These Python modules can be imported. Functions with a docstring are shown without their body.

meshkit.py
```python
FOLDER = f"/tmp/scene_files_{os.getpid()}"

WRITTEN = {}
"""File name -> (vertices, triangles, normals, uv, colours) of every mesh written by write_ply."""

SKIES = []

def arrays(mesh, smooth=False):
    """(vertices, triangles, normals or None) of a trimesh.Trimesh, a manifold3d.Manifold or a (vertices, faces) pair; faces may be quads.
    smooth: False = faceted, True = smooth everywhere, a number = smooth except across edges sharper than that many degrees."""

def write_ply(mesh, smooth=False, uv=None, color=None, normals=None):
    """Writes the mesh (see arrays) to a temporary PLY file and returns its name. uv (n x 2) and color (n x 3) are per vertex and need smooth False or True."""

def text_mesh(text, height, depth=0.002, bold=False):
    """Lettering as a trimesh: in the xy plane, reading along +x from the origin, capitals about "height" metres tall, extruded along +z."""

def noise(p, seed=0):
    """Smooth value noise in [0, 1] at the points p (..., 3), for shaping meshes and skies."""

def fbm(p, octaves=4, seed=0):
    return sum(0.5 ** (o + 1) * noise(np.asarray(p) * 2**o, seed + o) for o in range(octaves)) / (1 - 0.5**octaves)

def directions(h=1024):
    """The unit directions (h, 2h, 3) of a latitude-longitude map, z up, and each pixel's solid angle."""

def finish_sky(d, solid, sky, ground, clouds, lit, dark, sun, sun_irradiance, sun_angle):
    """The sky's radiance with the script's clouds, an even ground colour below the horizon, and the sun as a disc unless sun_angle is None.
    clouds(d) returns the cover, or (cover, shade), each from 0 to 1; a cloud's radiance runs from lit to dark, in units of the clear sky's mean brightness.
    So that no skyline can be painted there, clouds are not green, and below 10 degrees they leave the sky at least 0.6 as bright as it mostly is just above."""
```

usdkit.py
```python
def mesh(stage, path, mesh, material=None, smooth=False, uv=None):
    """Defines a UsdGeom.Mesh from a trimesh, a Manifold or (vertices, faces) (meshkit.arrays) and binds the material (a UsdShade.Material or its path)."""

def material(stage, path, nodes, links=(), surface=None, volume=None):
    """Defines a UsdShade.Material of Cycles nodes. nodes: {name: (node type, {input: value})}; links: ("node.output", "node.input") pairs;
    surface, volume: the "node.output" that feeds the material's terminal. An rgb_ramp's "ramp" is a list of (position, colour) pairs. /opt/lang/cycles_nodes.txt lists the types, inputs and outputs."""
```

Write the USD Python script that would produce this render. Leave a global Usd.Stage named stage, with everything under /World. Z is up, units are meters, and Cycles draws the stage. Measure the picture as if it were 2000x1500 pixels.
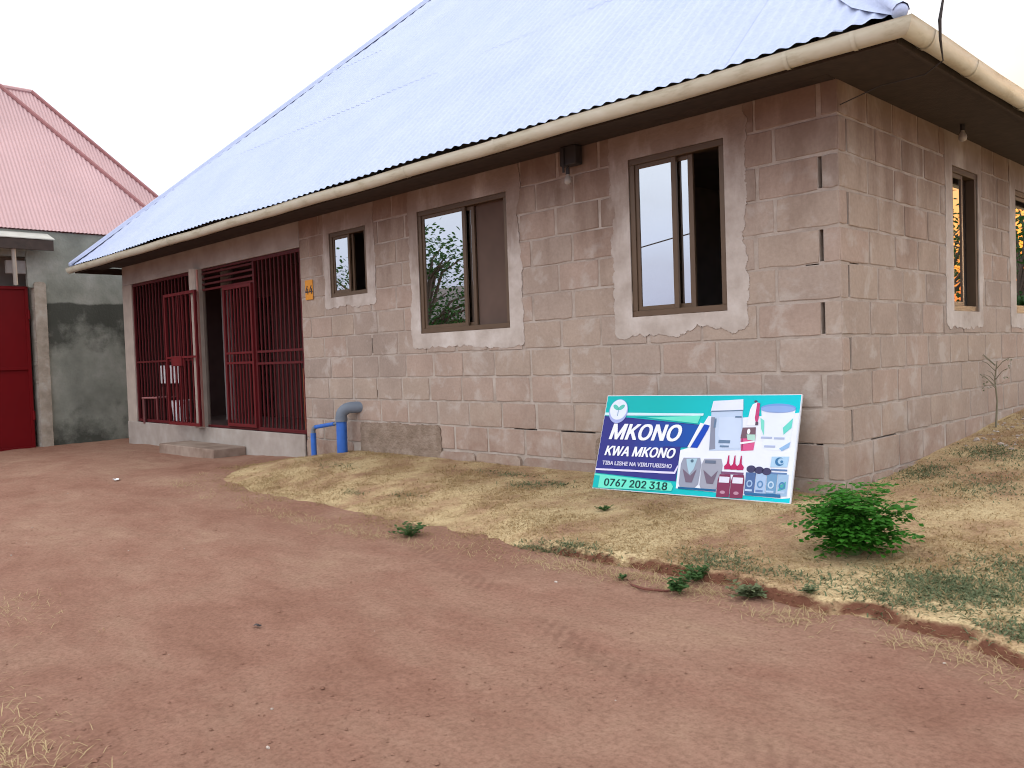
import math, random
import numpy as np, trimesh, usdkit, meshkit
from shapely.geometry import Polygon, box as sbox, MultiPolygon, Point, LineString
from shapely import affinity
from shapely.ops import unary_union
from pxr import Usd, UsdGeom, UsdLux, UsdShade, Gf, Sdf

rng = np.random.default_rng(7)
stage = Usd.Stage.CreateInMemory()
UsdGeom.SetStageUpAxis(stage, UsdGeom.Tokens.z)
UsdGeom.SetStageMetersPerUnit(stage, 1.0)
UsdGeom.Xform.Define(stage, '/World')
LK = '/World/Looks'
UsdGeom.Scope.Define(stage, LK)

# ------------------------------------------------------------------ camera, sky, sun, exposure
F = 1652.97
EYE = np.array([2.51728, -5.64500, 0.93104])
YAW, PITCH, ROLL = -0.792473, -0.0317352, -0.0341425
EXPOSURE = 2.22
SUN_EL, SUN_AZ = math.radians(2.5), math.radians(4.0)
SKY_STRENGTH = 0.12
SUN_INTENSITY = 0.12

fw = np.array([math.sin(YAW) * math.cos(PITCH), math.cos(YAW) * math.cos(PITCH), math.sin(PITCH)])
rt = np.array([math.cos(YAW), -math.sin(YAW), 0.0])
up = np.cross(rt, fw)
r2 = rt * math.cos(ROLL) + up * math.sin(ROLL)
u2 = -rt * math.sin(ROLL) + up * math.cos(ROLL)
cam = UsdGeom.Camera.Define(stage, '/World/camera')
cam.AddTransformOp().Set(Gf.Matrix4d(*r2, 0, *u2, 0, *(-fw), 0, *EYE, 1))
cam.CreateHorizontalApertureAttr(36.0)
cam.CreateVerticalApertureAttr(27.0)
cam.CreateFocalLengthAttr(36.0 * F / 2000)
cam.CreateClippingRangeAttr(Gf.Vec2f(0.05, 2000))
cam.CreateExposureAttr(EXPOSURE)

sun_dir = np.array([math.sin(SUN_AZ) * math.cos(SUN_EL), math.cos(SUN_AZ) * math.cos(SUN_EL), math.sin(SUN_EL)])
sky = UsdLux.DomeLight.Define(stage, '/World/sky')
skymat = usdkit.material(stage, LK + '/sky_air', {
    's': ('sky_texture', {'sky_type': 'single_scattering', 'sun_disc': False, 'sun_elevation': SUN_EL, 'sun_rotation': SUN_AZ,
                          'air_density': 2.0, 'aerosol_density': 3.0, 'ozone_density': 2.0}),
    'tc': ('texture_coordinate', {}),
    'mp': ('mapping', {'mapping_type': 'point', 'scale': (1.2, 1.2, 3.5)}),
    'n': ('noise_texture', {'scale': 1.6, 'detail': 5.0, 'roughness': 0.55}),
    'r': ('map_range', {'from_min': 0.35, 'from_max': 0.75, 'to_min': 0.62, 'to_max': 0.95, 'clamp': True}),
    'sx': ('separate_xyz', {}),
    'veil': ('rgb_ramp', {'ramp': [(0.0, (0.42, 0.45, 0.60)), (0.10, (0.50, 0.55, 0.70)), (0.28, (0.74, 0.78, 0.86)), (0.6, (0.93, 0.93, 0.96)), (1.0, (1.0, 1.0, 1.0))]}),
    'vs': ('mix_color', {'blend_type': 'multiply', 'fac': 1.0, 'b': (3.7, 3.7, 3.7), 'use_clamp': False}),
    'dt': ('vector_math', {'math_type': 'dot_product', 'vector2': (math.sin(SUN_AZ), math.cos(SUN_AZ), 0.0)}),
    'gl': ('map_range', {'range_type': 'smoothstep', 'from_min': 0.84, 'from_max': 0.985, 'to_min': 1.0, 'to_max': 0.12, 'clamp': True}),
    'ml': ('math', {'math_type': 'multiply'}),
    'm': ('mix_color', {}),
    'b': ('background_shader', {'strength': SKY_STRENGTH})},
    [('tc.generated', 'mp.vector'), ('mp.vector', 'n.vector'), ('n.fac', 'r.value'), ('tc.generated', 'sx.vector'), ('sx.z', 'veil.fac'), ('veil.color', 'vs.a'),
     ('tc.generated', 'dt.vector1'), ('dt.value', 'gl.value'), ('r.result', 'ml.value1'), ('gl.result', 'ml.value2'), ('ml.value', 'm.fac'),
     ('s.color', 'm.a'), ('vs.result', 'm.b'), ('m.result', 'b.color')], surface='b.background')
UsdShade.MaterialBindingAPI.Apply(sky.GetPrim()).Bind(skymat)
sky.GetPrim().SetCustomDataByKey('kind', 'structure')
sun = UsdLux.DistantLight.Define(stage, '/World/sun')
sun.CreateNormalizeAttr(True)
sun.CreateIntensityAttr(SUN_INTENSITY)
sun.CreateAngleAttr(12.0)
sun.CreateColorAttr(Gf.Vec3f(1.0, 0.72, 0.42))
zax = sun_dir
xax = np.cross([0, 0, 1], zax); xax /= np.linalg.norm(xax)
yax = np.cross(zax, xax)
sun.AddTransformOp().Set(Gf.Matrix4d(*xax, 0, *yax, 0, *zax, 0, 0, 0, 0, 1))

# ------------------------------------------------------------------ helpers
_used = {}
def numbered(parent, name):
    k = _used.get((parent, name), 0)
    _used[(parent, name)] = k + 1
    return f'{parent}/{name}' if k == 0 else f'{parent}/{name}_{k:03d}'

def tag(prim, label=None, cat=None, group=None, kind=None):
    for k, v in (('label', label), ('category', cat), ('group', group), ('kind', kind)):
        if v:
            prim.SetCustomDataByKey(k, v)
    return prim

def node(name, parent='/World', loc=None, rotz=0.0):
    pth = numbered(parent, name)
    x = UsdGeom.Xform.Define(stage, pth)
    if loc is not None:
        x.AddTranslateOp().Set(Gf.Vec3d(*map(float, loc)))
        if rotz:
            x.AddRotateZOp().Set(math.degrees(rotz))
    return pth

def obj(name, mesh, mat, parent='/World', smooth=False):
    if isinstance(mesh, (list,)):
        mesh = trimesh.util.concatenate(mesh)
    pth = numbered(parent, name)
    usdkit.mesh(stage, pth, mesh, mat, smooth=smooth)
    return pth

def P(path):
    return stage.GetPrimAtPath(path)

def bx(x0, x1, y0, y1, z0, z1):
    b = trimesh.creation.box((abs(x1 - x0), abs(y1 - y0), abs(z1 - z0)))
    b.apply_translation(((x0 + x1) / 2, (y0 + y1) / 2, (z0 + z1) / 2))
    return b

def rbx(x0, x1, y0, y1, z0, z1, c=0.004):
    """box with chamfered edges"""
    pts = []
    for sx in (0, 1):
        for sy in (0, 1):
            for sz in (0, 1):
                p = np.array([(x0, x1)[sx], (y0, y1)[sy], (z0, z1)[sz]], float)
                d = np.array([1 - 2 * sx, 1 - 2 * sy, 1 - 2 * sz]) * c
                for k in range(3):
                    q = p + d
                    q[k] = p[k]
                    pts.append(q)
    return trimesh.convex.convex_hull(np.array(pts))

def tube(pts, r, n=8, caps=True):
    pts = np.asarray(pts, float)
    rr = np.full(len(pts), r) if np.ndim(r) == 0 else np.asarray(r, float)
    t = np.gradient(pts, axis=0)
    t /= np.maximum(np.linalg.norm(t, axis=1, keepdims=True), 1e-9)
    ref = np.array([0, 0, 1.0]) if abs(t[0][2]) < 0.9 else np.array([1.0, 0, 0])
    V, Fc = [], []
    for i in range(len(pts)):
        a = np.cross(t[i], ref)
        if np.linalg.norm(a) < 1e-6:
            a = np.cross(t[i], [0, 1, 0])
        a /= np.linalg.norm(a)
        b = np.cross(t[i], a)
        ref = -np.cross(t[i], a) if False else ref
        ang = np.arange(n) * 2 * np.pi / n
        V.append(pts[i] + rr[i] * (np.cos(ang)[:, None] * a + np.sin(ang)[:, None] * b))
    for i in range(len(pts) - 1):
        for j in range(n):
            k = (j + 1) % n
            a0, a1, b0, b1 = i * n + j, i * n + k, (i + 1) * n + j, (i + 1) * n + k
            Fc += [[a0, b0, a1], [a1, b0, b1]]
    V = np.vstack(V)
    if caps:
        c0 = len(V); V = np.vstack([V, pts[0], pts[-1]])
        for j in range(n):
            k = (j + 1) % n
            Fc.append([c0, j, k])
            e = (len(pts) - 1) * n
            Fc.append([c0 + 1, e + k, e + j])
    m = trimesh.Trimesh(V, np.array(Fc), process=False)
    m.fix_normals()
    return m

def prism(poly, h):
    """extrude a shapely polygon (or multi) along +z by h, as one trimesh"""
    gs = [g for g in getattr(poly, 'geoms', [poly]) if g.area > 1e-7 and g.geom_type == 'Polygon']
    ms = [trimesh.creation.extrude_polygon(g, h, engine='earcut') for g in gs]
    return trimesh.util.concatenate(ms) if len(ms) > 1 else ms[0]

def to_wall(mesh, wall, d0=0.0):
    """(s, z, out) coordinates of a wall to the world: front wall s = x, out = -y; right wall s = y, out = +x"""
    v = np.array(mesh.vertices)
    s, z, d = v[:, 0], v[:, 1], v[:, 2] + d0
    w = np.stack([s, -d, z], 1) if wall == 'front' else np.stack([d, s, z], 1)
    return trimesh.Trimesh(w, mesh.faces, process=False)

def grid(X, Y, Z, keep=None):
    ny, nx = X.shape
    v = np.stack([X, Y, Z], -1).reshape(-1, 3)
    i = np.arange(ny * nx).reshape(ny, nx)
    q = np.stack([i[:-1, :-1], i[:-1, 1:], i[1:, 1:], i[1:, :-1]], -1)
    if keep is not None:
        q = q[keep]
    q = q.reshape(-1, 4)
    f = np.vstack([q[:, [0, 1, 2]], q[:, [0, 2, 3]]])
    m = trimesh.Trimesh(v, f, process=False)
    m.remove_unreferenced_vertices()
    return m

# ------------------------------------------------------------------ materials
def M(name, nodes, links, surface='p.BSDF'):
    return usdkit.material(stage, f'{LK}/{name}', nodes, links, surface=surface)

def plain(name, col, rough=0.6, metal=0.0, spec=0.5, var=0.12, scale=6.0, bump=0.0, bscale=60.0):
    c = np.array(col)
    nd = {'g': ('geometry', {}), 'n': ('noise_texture', {'scale': scale, 'detail': 4.0}),
          'r': ('rgb_ramp', {'ramp': [(0.25, tuple(c * (1 - var))), (0.75, tuple(np.minimum(c * (1 + var), 1)))]}),
          'p': ('principled_bsdf', {'roughness': rough, 'metallic': metal, 'specular_ior_level': spec})}
    ln = [('g.position', 'n.vector'), ('n.fac', 'r.fac'), ('r.color', 'p.base_color')]
    if bump:
        nd['bn'] = ('noise_texture', {'scale': bscale, 'detail': 3.0})
        nd['b'] = ('bump', {'strength': bump, 'distance': 0.01})
        ln += [('g.position', 'bn.vector'), ('bn.fac', 'b.height'), ('b.normal', 'p.normal')]
    return M(name, nd, ln)

def block_mat(name, c1, c2):
    smear = (0.45, 0.40, 0.36)
    return M(name, {
        'g': ('geometry', {}),
        'n1': ('noise_texture', {'scale': 2.2, 'detail': 5.0, 'roughness': 0.6}),
        'r1': ('rgb_ramp', {'ramp': [(0.3, c1), (0.7, c2)]}),
        'n2': ('noise_texture', {'scale': 38.0, 'detail': 5.0, 'roughness': 0.7}),
        'r2': ('rgb_ramp', {'ramp': [(0.3, (0.88, 0.87, 0.86)), (0.65, (1.05, 1.05, 1.05))]}),
        'mx': ('mix_color', {'blend_type': 'multiply', 'fac': 1.0, 'use_clamp': False}),
        'n3': ('noise_texture', {'scale': 3.4, 'detail': 6.0, 'roughness': 0.62, 'distortion': 0.4}),
        'r3': ('map_range', {'from_min': 0.54, 'from_max': 0.64, 'to_min': 0.0, 'to_max': 0.60, 'clamp': True}),
        'ms': ('mix_color', {'b': smear}), 'sz': ('separate_xyz', {}), 'zr': ('map_range', {'from_min': -0.1, 'from_max': 0.62, 'to_min': 0.62, 'to_max': 0.0, 'clamp': True}),
        'n5': ('noise_texture', {'scale': 5.0, 'detail': 6.0, 'roughness': 0.65}), 'n5r': ('map_range', {'from_min': 0.35, 'from_max': 0.65, 'clamp': True}), 'zm': ('math', {'math_type': 'multiply'}), 'md': ('mix_color', {'b': (0.215, 0.115, 0.078)}),
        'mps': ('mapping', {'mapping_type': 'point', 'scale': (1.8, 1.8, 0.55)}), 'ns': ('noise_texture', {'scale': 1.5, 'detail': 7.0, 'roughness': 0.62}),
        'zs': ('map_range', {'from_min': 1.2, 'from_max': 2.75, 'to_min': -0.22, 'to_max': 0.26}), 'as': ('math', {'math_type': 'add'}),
        'sr': ('map_range', {'from_min': 0.48, 'from_max': 0.72, 'to_min': 0.0, 'to_max': 0.62, 'clamp': True}), 'mst': ('mix_color', {'b': (0.155, 0.095, 0.068)}),  # brown wall stains, thickened toward the top to stand in for eave shade
        'bn': ('noise_texture', {'scale': 85.0, 'detail': 4.0, 'roughness': 0.65}),
        'b': ('bump', {'strength': 0.4, 'distance': 0.004}),
        'p': ('principled_bsdf', {'roughness': 0.93, 'specular_ior_level': 0.2})},
        [('g.position', 'n1.vector'), ('n1.fac', 'r1.fac'), ('g.position', 'n2.vector'), ('n2.fac', 'r2.fac'), ('r1.color', 'mx.a'),
         ('r2.color', 'mx.b'), ('g.position', 'n3.vector'), ('n3.fac', 'r3.value'), ('r3.result', 'ms.fac'), ('mx.result', 'ms.a'),
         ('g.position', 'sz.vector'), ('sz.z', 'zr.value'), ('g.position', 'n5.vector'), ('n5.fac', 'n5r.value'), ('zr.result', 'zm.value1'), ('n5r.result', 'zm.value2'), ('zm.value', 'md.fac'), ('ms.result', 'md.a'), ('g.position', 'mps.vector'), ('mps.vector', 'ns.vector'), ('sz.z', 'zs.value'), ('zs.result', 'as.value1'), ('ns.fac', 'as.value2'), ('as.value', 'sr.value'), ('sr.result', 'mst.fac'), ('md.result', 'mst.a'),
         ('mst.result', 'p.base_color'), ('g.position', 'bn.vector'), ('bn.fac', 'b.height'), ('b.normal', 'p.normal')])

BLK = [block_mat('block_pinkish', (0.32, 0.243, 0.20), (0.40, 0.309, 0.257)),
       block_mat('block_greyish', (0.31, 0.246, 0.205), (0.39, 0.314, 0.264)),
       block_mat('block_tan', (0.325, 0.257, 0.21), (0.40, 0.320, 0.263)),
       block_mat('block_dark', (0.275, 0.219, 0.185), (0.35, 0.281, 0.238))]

def rough_mat(name, c1, c2, c3, scale=4.0, bump=0.6, bscale=40.0, dist=0.01):
    return M(name, {
        'g': ('geometry', {}),
        'n1': ('noise_texture', {'scale': scale, 'detail': 7.0, 'roughness': 0.62}),
        'r1': ('rgb_ramp', {'ramp': [(0.28, c1), (0.5, c2), (0.72, c3)]}),
        'n2': ('noise_texture', {'scale': bscale, 'detail': 5.0, 'roughness': 0.6}),
        'b': ('bump', {'strength': bump, 'distance': dist}),
        'p': ('principled_bsdf', {'roughness': 0.95, 'specular_ior_level': 0.15})},
        [('g.position', 'n1.vector'), ('n1.fac', 'r1.fac'), ('r1.color', 'p.base_color'), ('g.position', 'n2.vector'),
         ('n2.fac', 'b.height'), ('b.normal', 'p.normal')])

MORTAR = rough_mat('mortar_joints', (0.27, 0.22, 0.185), (0.38, 0.32, 0.275), (0.46, 0.405, 0.36), scale=5.0)
PLASTER = M('cement_plaster', {
    'g': ('geometry', {}), 'n1': ('noise_texture', {'scale': 3.0, 'detail': 7.0, 'roughness': 0.62}),
    'r1': ('rgb_ramp', {'ramp': [(0.30, (0.36, 0.305, 0.265)), (0.5, (0.47, 0.415, 0.375)), (0.70, (0.585, 0.54, 0.505))]}),
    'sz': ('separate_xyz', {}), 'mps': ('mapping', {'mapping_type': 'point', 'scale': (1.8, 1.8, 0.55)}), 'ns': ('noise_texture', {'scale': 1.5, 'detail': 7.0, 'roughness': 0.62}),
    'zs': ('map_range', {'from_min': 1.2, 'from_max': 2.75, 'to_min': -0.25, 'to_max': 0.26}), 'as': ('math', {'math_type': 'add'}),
    'sr': ('map_range', {'from_min': 0.46, 'from_max': 0.70, 'to_min': 0.0, 'to_max': 0.62, 'clamp': True}), 'mst': ('mix_color', {'b': (0.165, 0.105, 0.075)}),  # same top-heavy brown staining, partly eave shade put into the plaster colour
    'n2': ('noise_texture', {'scale': 24.0, 'detail': 6.0, 'roughness': 0.65}), 'b': ('bump', {'strength': 0.5, 'distance': 0.012}),
    'p': ('principled_bsdf', {'roughness': 0.95, 'specular_ior_level': 0.15})},
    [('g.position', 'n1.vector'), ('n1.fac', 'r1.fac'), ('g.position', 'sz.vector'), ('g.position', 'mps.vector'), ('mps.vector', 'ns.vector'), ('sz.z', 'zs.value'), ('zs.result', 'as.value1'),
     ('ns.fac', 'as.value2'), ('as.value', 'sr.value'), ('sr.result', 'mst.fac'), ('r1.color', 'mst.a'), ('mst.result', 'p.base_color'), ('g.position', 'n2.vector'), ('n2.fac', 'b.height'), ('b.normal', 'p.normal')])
PLINTH = rough_mat('plinth_plaster', (0.28, 0.24, 0.21), (0.36, 0.315, 0.28), (0.44, 0.40, 0.37), scale=2.2, bump=0.4)
MUDBASE = rough_mat('mud_stained_base', (0.19, 0.14, 0.105), (0.26, 0.195, 0.15), (0.34, 0.27, 0.22), scale=6.0, bump=1.0, bscale=25.0, dist=0.03)
ROOMWALL = plain('dim_room_plaster', (0.22, 0.19, 0.17), 0.95)
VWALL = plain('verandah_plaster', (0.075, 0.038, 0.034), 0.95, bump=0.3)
TIMBER = plain('dark_timber', (0.034, 0.022, 0.017), 0.85, var=0.3, scale=12, bump=0.3)
FRAME = plain('bronze_aluminium', (0.105, 0.066, 0.04), 0.42, metal=0.35, var=0.08)
GUTTER = M('cream_plastic', {
    'g': ('geometry', {}), 'n': ('noise_texture', {'scale': 3.0, 'detail': 6.0, 'roughness': 0.65}),
    'mp': ('mapping', {'mapping_type': 'point', 'scale': (1.0, 1.0, 4.0)}),
    'r': ('rgb_ramp', {'ramp': [(0.3, (0.31, 0.275, 0.19)), (0.46, (0.46, 0.435, 0.335)), (0.7, (0.53, 0.51, 0.42))]}),
    'p': ('principled_bsdf', {'roughness': 0.42})},
    [('g.position', 'mp.vector'), ('mp.vector', 'n.vector'), ('n.fac', 'r.fac'), ('r.color', 'p.base_color')])
ROOFZ = M('galvanised_sheet', {
    'g': ('geometry', {}), 'n': ('noise_texture', {'scale': 1.1, 'detail': 5.0, 'roughness': 0.6}),
    'r': ('rgb_ramp', {'ramp': [(0.3, (0.335, 0.39, 0.555)), (0.7, (0.385, 0.435, 0.60))]}),
    'v': ('voronoi_texture', {'scale': 55.0}),
    'vr': ('rgb_ramp', {'ramp': [(0.0, (0.92, 0.93, 0.94)), (1.0, (1.04, 1.04, 1.04))]}),
    'sep': ('separate_color', {}),
    'mx': ('mix_color', {'blend_type': 'multiply', 'fac': 1.0, 'use_clamp': False}),
    'bn': ('noise_texture', {'scale': 2.5, 'detail': 4.0}), 'b': ('bump', {'strength': 0.25, 'distance': 0.02}),
    'p': ('principled_bsdf', {'roughness': 0.6, 'metallic': 0.15})},
    [('g.position', 'n.vector'), ('n.fac', 'r.fac'), ('g.position', 'v.vector'), ('v.color', 'sep.color'), ('sep.r', 'vr.fac'),
     ('r.color', 'mx.a'), ('vr.color', 'mx.b'), ('mx.result', 'p.base_color'), ('g.position', 'bn.vector'), ('bn.fac', 'b.height'),
     ('b.normal', 'p.normal')])
ROOFRED = plain('faded_red_sheet', (0.47, 0.30, 0.30), 0.55, var=0.10, scale=0.8, metal=0.0)
ROOFRED2 = plain('dull_red_flashing', (0.26, 0.10, 0.10), 0.55)
REDGATE = plain('dark_red_paint', (0.125, 0.002, 0.004), 0.5, spec=0.15, var=0.12, scale=2.0)
REDBAR = plain('maroon_bar_paint', (0.068, 0.006, 0.008), 0.5, spec=0.25, var=0.15, scale=4.0)
REDBAR2 = plain('bright_red_bar_paint', (0.092, 0.007, 0.009), 0.5, spec=0.25, var=0.15, scale=4.0)
STAIN = M('stained_grey_render', {
    'g': ('geometry', {}), 'sx': ('separate_xyz', {}),
    'n1': ('noise_texture', {'scale': 1.5, 'detail': 7.0, 'roughness': 0.62}),
    'r1': ('rgb_ramp', {'ramp': [(0.3, (0.15, 0.16, 0.14)), (0.5, (0.22, 0.235, 0.205)), (0.7, (0.32, 0.33, 0.30))]}),
    'n2': ('noise_texture', {'scale': 2.1, 'detail': 8.0, 'roughness': 0.66}),
    'h': ('rgb_ramp', {'ramp': [(0.0, (0.42,) * 3), (0.12, (0.28,) * 3), (0.34, (0.05,) * 3), (0.47, (0.34,) * 3), (0.655, (0.62,) * 3), (0.675, (0.02,) * 3), (0.95, (0.0,) * 3), (1.0, (0.12,) * 3)]}),
    'hm': ('map_range', {'from_min': -0.4, 'from_max': 3.5, 'to_min': 0.0, 'to_max': 1.0}),
    'ad': ('math', {'math_type': 'add'}),
    'th': ('map_range', {'from_min': 0.72, 'from_max': 0.98, 'to_min': 0.0, 'to_max': 0.85, 'clamp': True}),
    'mx': ('mix_color', {'b': (0.034, 0.037, 0.031)}),
    'bn': ('noise_texture', {'scale': 25.0, 'detail': 5.0}), 'b': ('bump', {'strength': 0.4, 'distance': 0.015}),
    'p': ('principled_bsdf', {'roughness': 0.95, 'specular_ior_level': 0.15})},
    [('g.position', 'n1.vector'), ('n1.fac', 'r1.fac'), ('g.position', 'n2.vector'), ('g.position', 'sx.vector'), ('sx.z', 'hm.value'),
     ('hm.result', 'h.fac'), ('h.color', 'ad.value1'), ('n2.fac', 'ad.value2'), ('ad.value', 'th.value'), ('th.result', 'mx.fac'),
     ('r1.color', 'mx.a'), ('mx.result', 'p.base_color'), ('g.position', 'bn.vector'), ('bn.fac', 'b.height'), ('b.normal', 'p.normal')])
COLUMN = rough_mat('worn_column_plaster', (0.23, 0.20, 0.16), (0.34, 0.30, 0.25), (0.42, 0.40, 0.36), scale=4.0, bump=0.8, bscale=20.0, dist=0.02)
DIRT = M('red_dirt', {
    'g': ('geometry', {}), 'mp': ('mapping', {'mapping_type': 'point', 'rotation': (0, 0, 0.65), 'scale': (0.8, 1.3, 1.0)}),
    'n1': ('noise_texture', {'scale': 1.1, 'detail': 9.0, 'roughness': 0.68, 'distortion': 0.3}),
    'r1': ('rgb_ramp', {'ramp': [(0.28, (0.235, 0.117, 0.080)), (0.44, (0.295, 0.158, 0.112)), (0.58, (0.33, 0.193, 0.137)), (0.76, (0.39, 0.252, 0.172))]}),
    'mp2': ('mapping', {'mapping_type': 'point', 'rotation': (0, 0, 0.5), 'scale': (2.2, 6.0, 1.0)}),
    'n2': ('noise_texture', {'scale': 1.6, 'detail': 7.0, 'roughness': 0.72}),
    'r2': ('rgb_ramp', {'ramp': [(0.3, (0.91, 0.90, 0.89)), (0.7, (1.07, 1.07, 1.08))]}),
    'mx': ('mix_color', {'blend_type': 'multiply', 'fac': 1.0, 'use_clamp': False}),
    'n4': ('noise_texture', {'scale': 48.0, 'detail': 6.0, 'roughness': 0.75}),
    'r4': ('rgb_ramp', {'ramp': [(0.32, (0.66, 0.62, 0.60)), (0.5, (1.0, 1.0, 1.0)), (0.68, (1.25, 1.27, 1.28))]}),
    'mx2': ('mix_color', {'blend_type': 'multiply', 'fac': 0.75, 'use_clamp': False}),
    'bn': ('noise_texture', {'scale': 16.0, 'detail': 9.0, 'roughness': 0.75}), 'b': ('bump', {'strength': 0.9, 'distance': 0.035}),
    'mp3': ('mapping', {'mapping_type': 'texture', 'location': (0.55, -3.03, 0.0), 'rotation': (0, 0, -0.33)}), 's3': ('separate_xyz', {}),
    'ab': ('math', {'math_type': 'absolute'}), 'tv': ('map_range', {'range_type': 'smoothstep', 'from_min': 0.045, 'from_max': 0.09, 'to_min': 1.0, 'to_max': 0.0, 'clamp': True}),
    'wv': ('wave_texture', {'wave_type': 'bands', 'bands_direction': 'diagonal', 'scale': 7.0, 'distortion': 2.5, 'detail': 3.0, 'detail_scale': 2.5}),
    'nt': ('noise_texture', {'scale': 1.8, 'detail': 5.0}), 'ntr': ('map_range', {'from_min': 0.44, 'from_max': 0.6, 'clamp': True}),
    't1': ('math', {'math_type': 'multiply'}), 't2': ('math', {'math_type': 'multiply'}), 't3': ('math', {'math_type': 'multiply', 'value2': 0.38}),
    'mt': ('mix_color', {'b': (0.17, 0.085, 0.06)}),
    'p': ('principled_bsdf', {'roughness': 0.97, 'specular_ior_level': 0.1})},
    [('g.position', 'mp.vector'), ('mp.vector', 'n1.vector'), ('n1.fac', 'r1.fac'), ('g.position', 'mp2.vector'), ('mp2.vector', 'n2.vector'), ('n2.fac', 'r2.fac'),
     ('r1.color', 'mx.a'), ('r2.color', 'mx.b'), ('g.position', 'n4.vector'), ('n4.fac', 'r4.fac'), ('mx.result', 'mx2.a'), ('r4.color', 'mx2.b'),
     ('g.position', 'mp3.vector'), ('mp3.vector', 's3.vector'), ('s3.y', 'ab.value1'), ('ab.value', 'tv.value'), ('mp3.vector', 'wv.vector'), ('g.position', 'nt.vector'), ('nt.fac', 'ntr.value'),
     ('tv.result', 't1.value1'), ('wv.fac', 't1.value2'), ('t1.value', 't2.value1'), ('ntr.result', 't2.value2'), ('t2.value', 't3.value1'), ('t3.value', 'mt.fac'), ('mx2.result', 'mt.a'),
     ('mt.result', 'p.base_color'), ('g.position', 'bn.vector'), ('bn.fac', 'b.height'), ('b.normal', 'p.normal')])
LAWN = M('dry_lawn_soil', {
    'g': ('geometry', {}), 'sn': ('separate_xyz', {}),
    'n1': ('noise_texture', {'scale': 1.7, 'detail': 7.0, 'roughness': 0.65}),
    'r1': ('rgb_ramp', {'ramp': [(0.34, (0.29, 0.17, 0.112)), (0.44, (0.37, 0.25, 0.15)), (0.54, (0.46, 0.345, 0.20)), (0.72, (0.54, 0.43, 0.26))]}),
    'n2': ('noise_texture', {'scale': 90.0, 'detail': 4.0}),
    'r2': ('rgb_ramp', {'ramp': [(0.3, (0.72, 0.70, 0.66)), (0.7, (1.15, 1.15, 1.12))]}),
    'mx': ('mix_color', {'blend_type': 'multiply', 'fac': 1.0, 'use_clamp': False}),
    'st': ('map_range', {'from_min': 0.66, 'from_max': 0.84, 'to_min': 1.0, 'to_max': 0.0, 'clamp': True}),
    'ms': ('mix_color', {'b': (0.135, 0.058, 0.036)}),  # red soil on steep bank faces, with shadow darkening put into its colour
    'bn': ('noise_texture', {'scale': 45.0, 'detail': 6.0}), 'b': ('bump', {'strength': 0.9, 'distance': 0.02}),
    'p': ('principled_bsdf', {'roughness': 0.97, 'specular_ior_level': 0.1})},
    [('g.position', 'n1.vector'), ('n1.fac', 'r1.fac'), ('g.position', 'n2.vector'), ('n2.fac', 'r2.fac'), ('r1.color', 'mx.a'), ('r2.color', 'mx.b'),
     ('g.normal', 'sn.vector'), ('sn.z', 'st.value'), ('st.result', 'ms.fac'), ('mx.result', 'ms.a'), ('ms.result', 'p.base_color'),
     ('g.position', 'bn.vector'), ('bn.fac', 'b.height'), ('b.normal', 'p.normal')])

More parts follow.
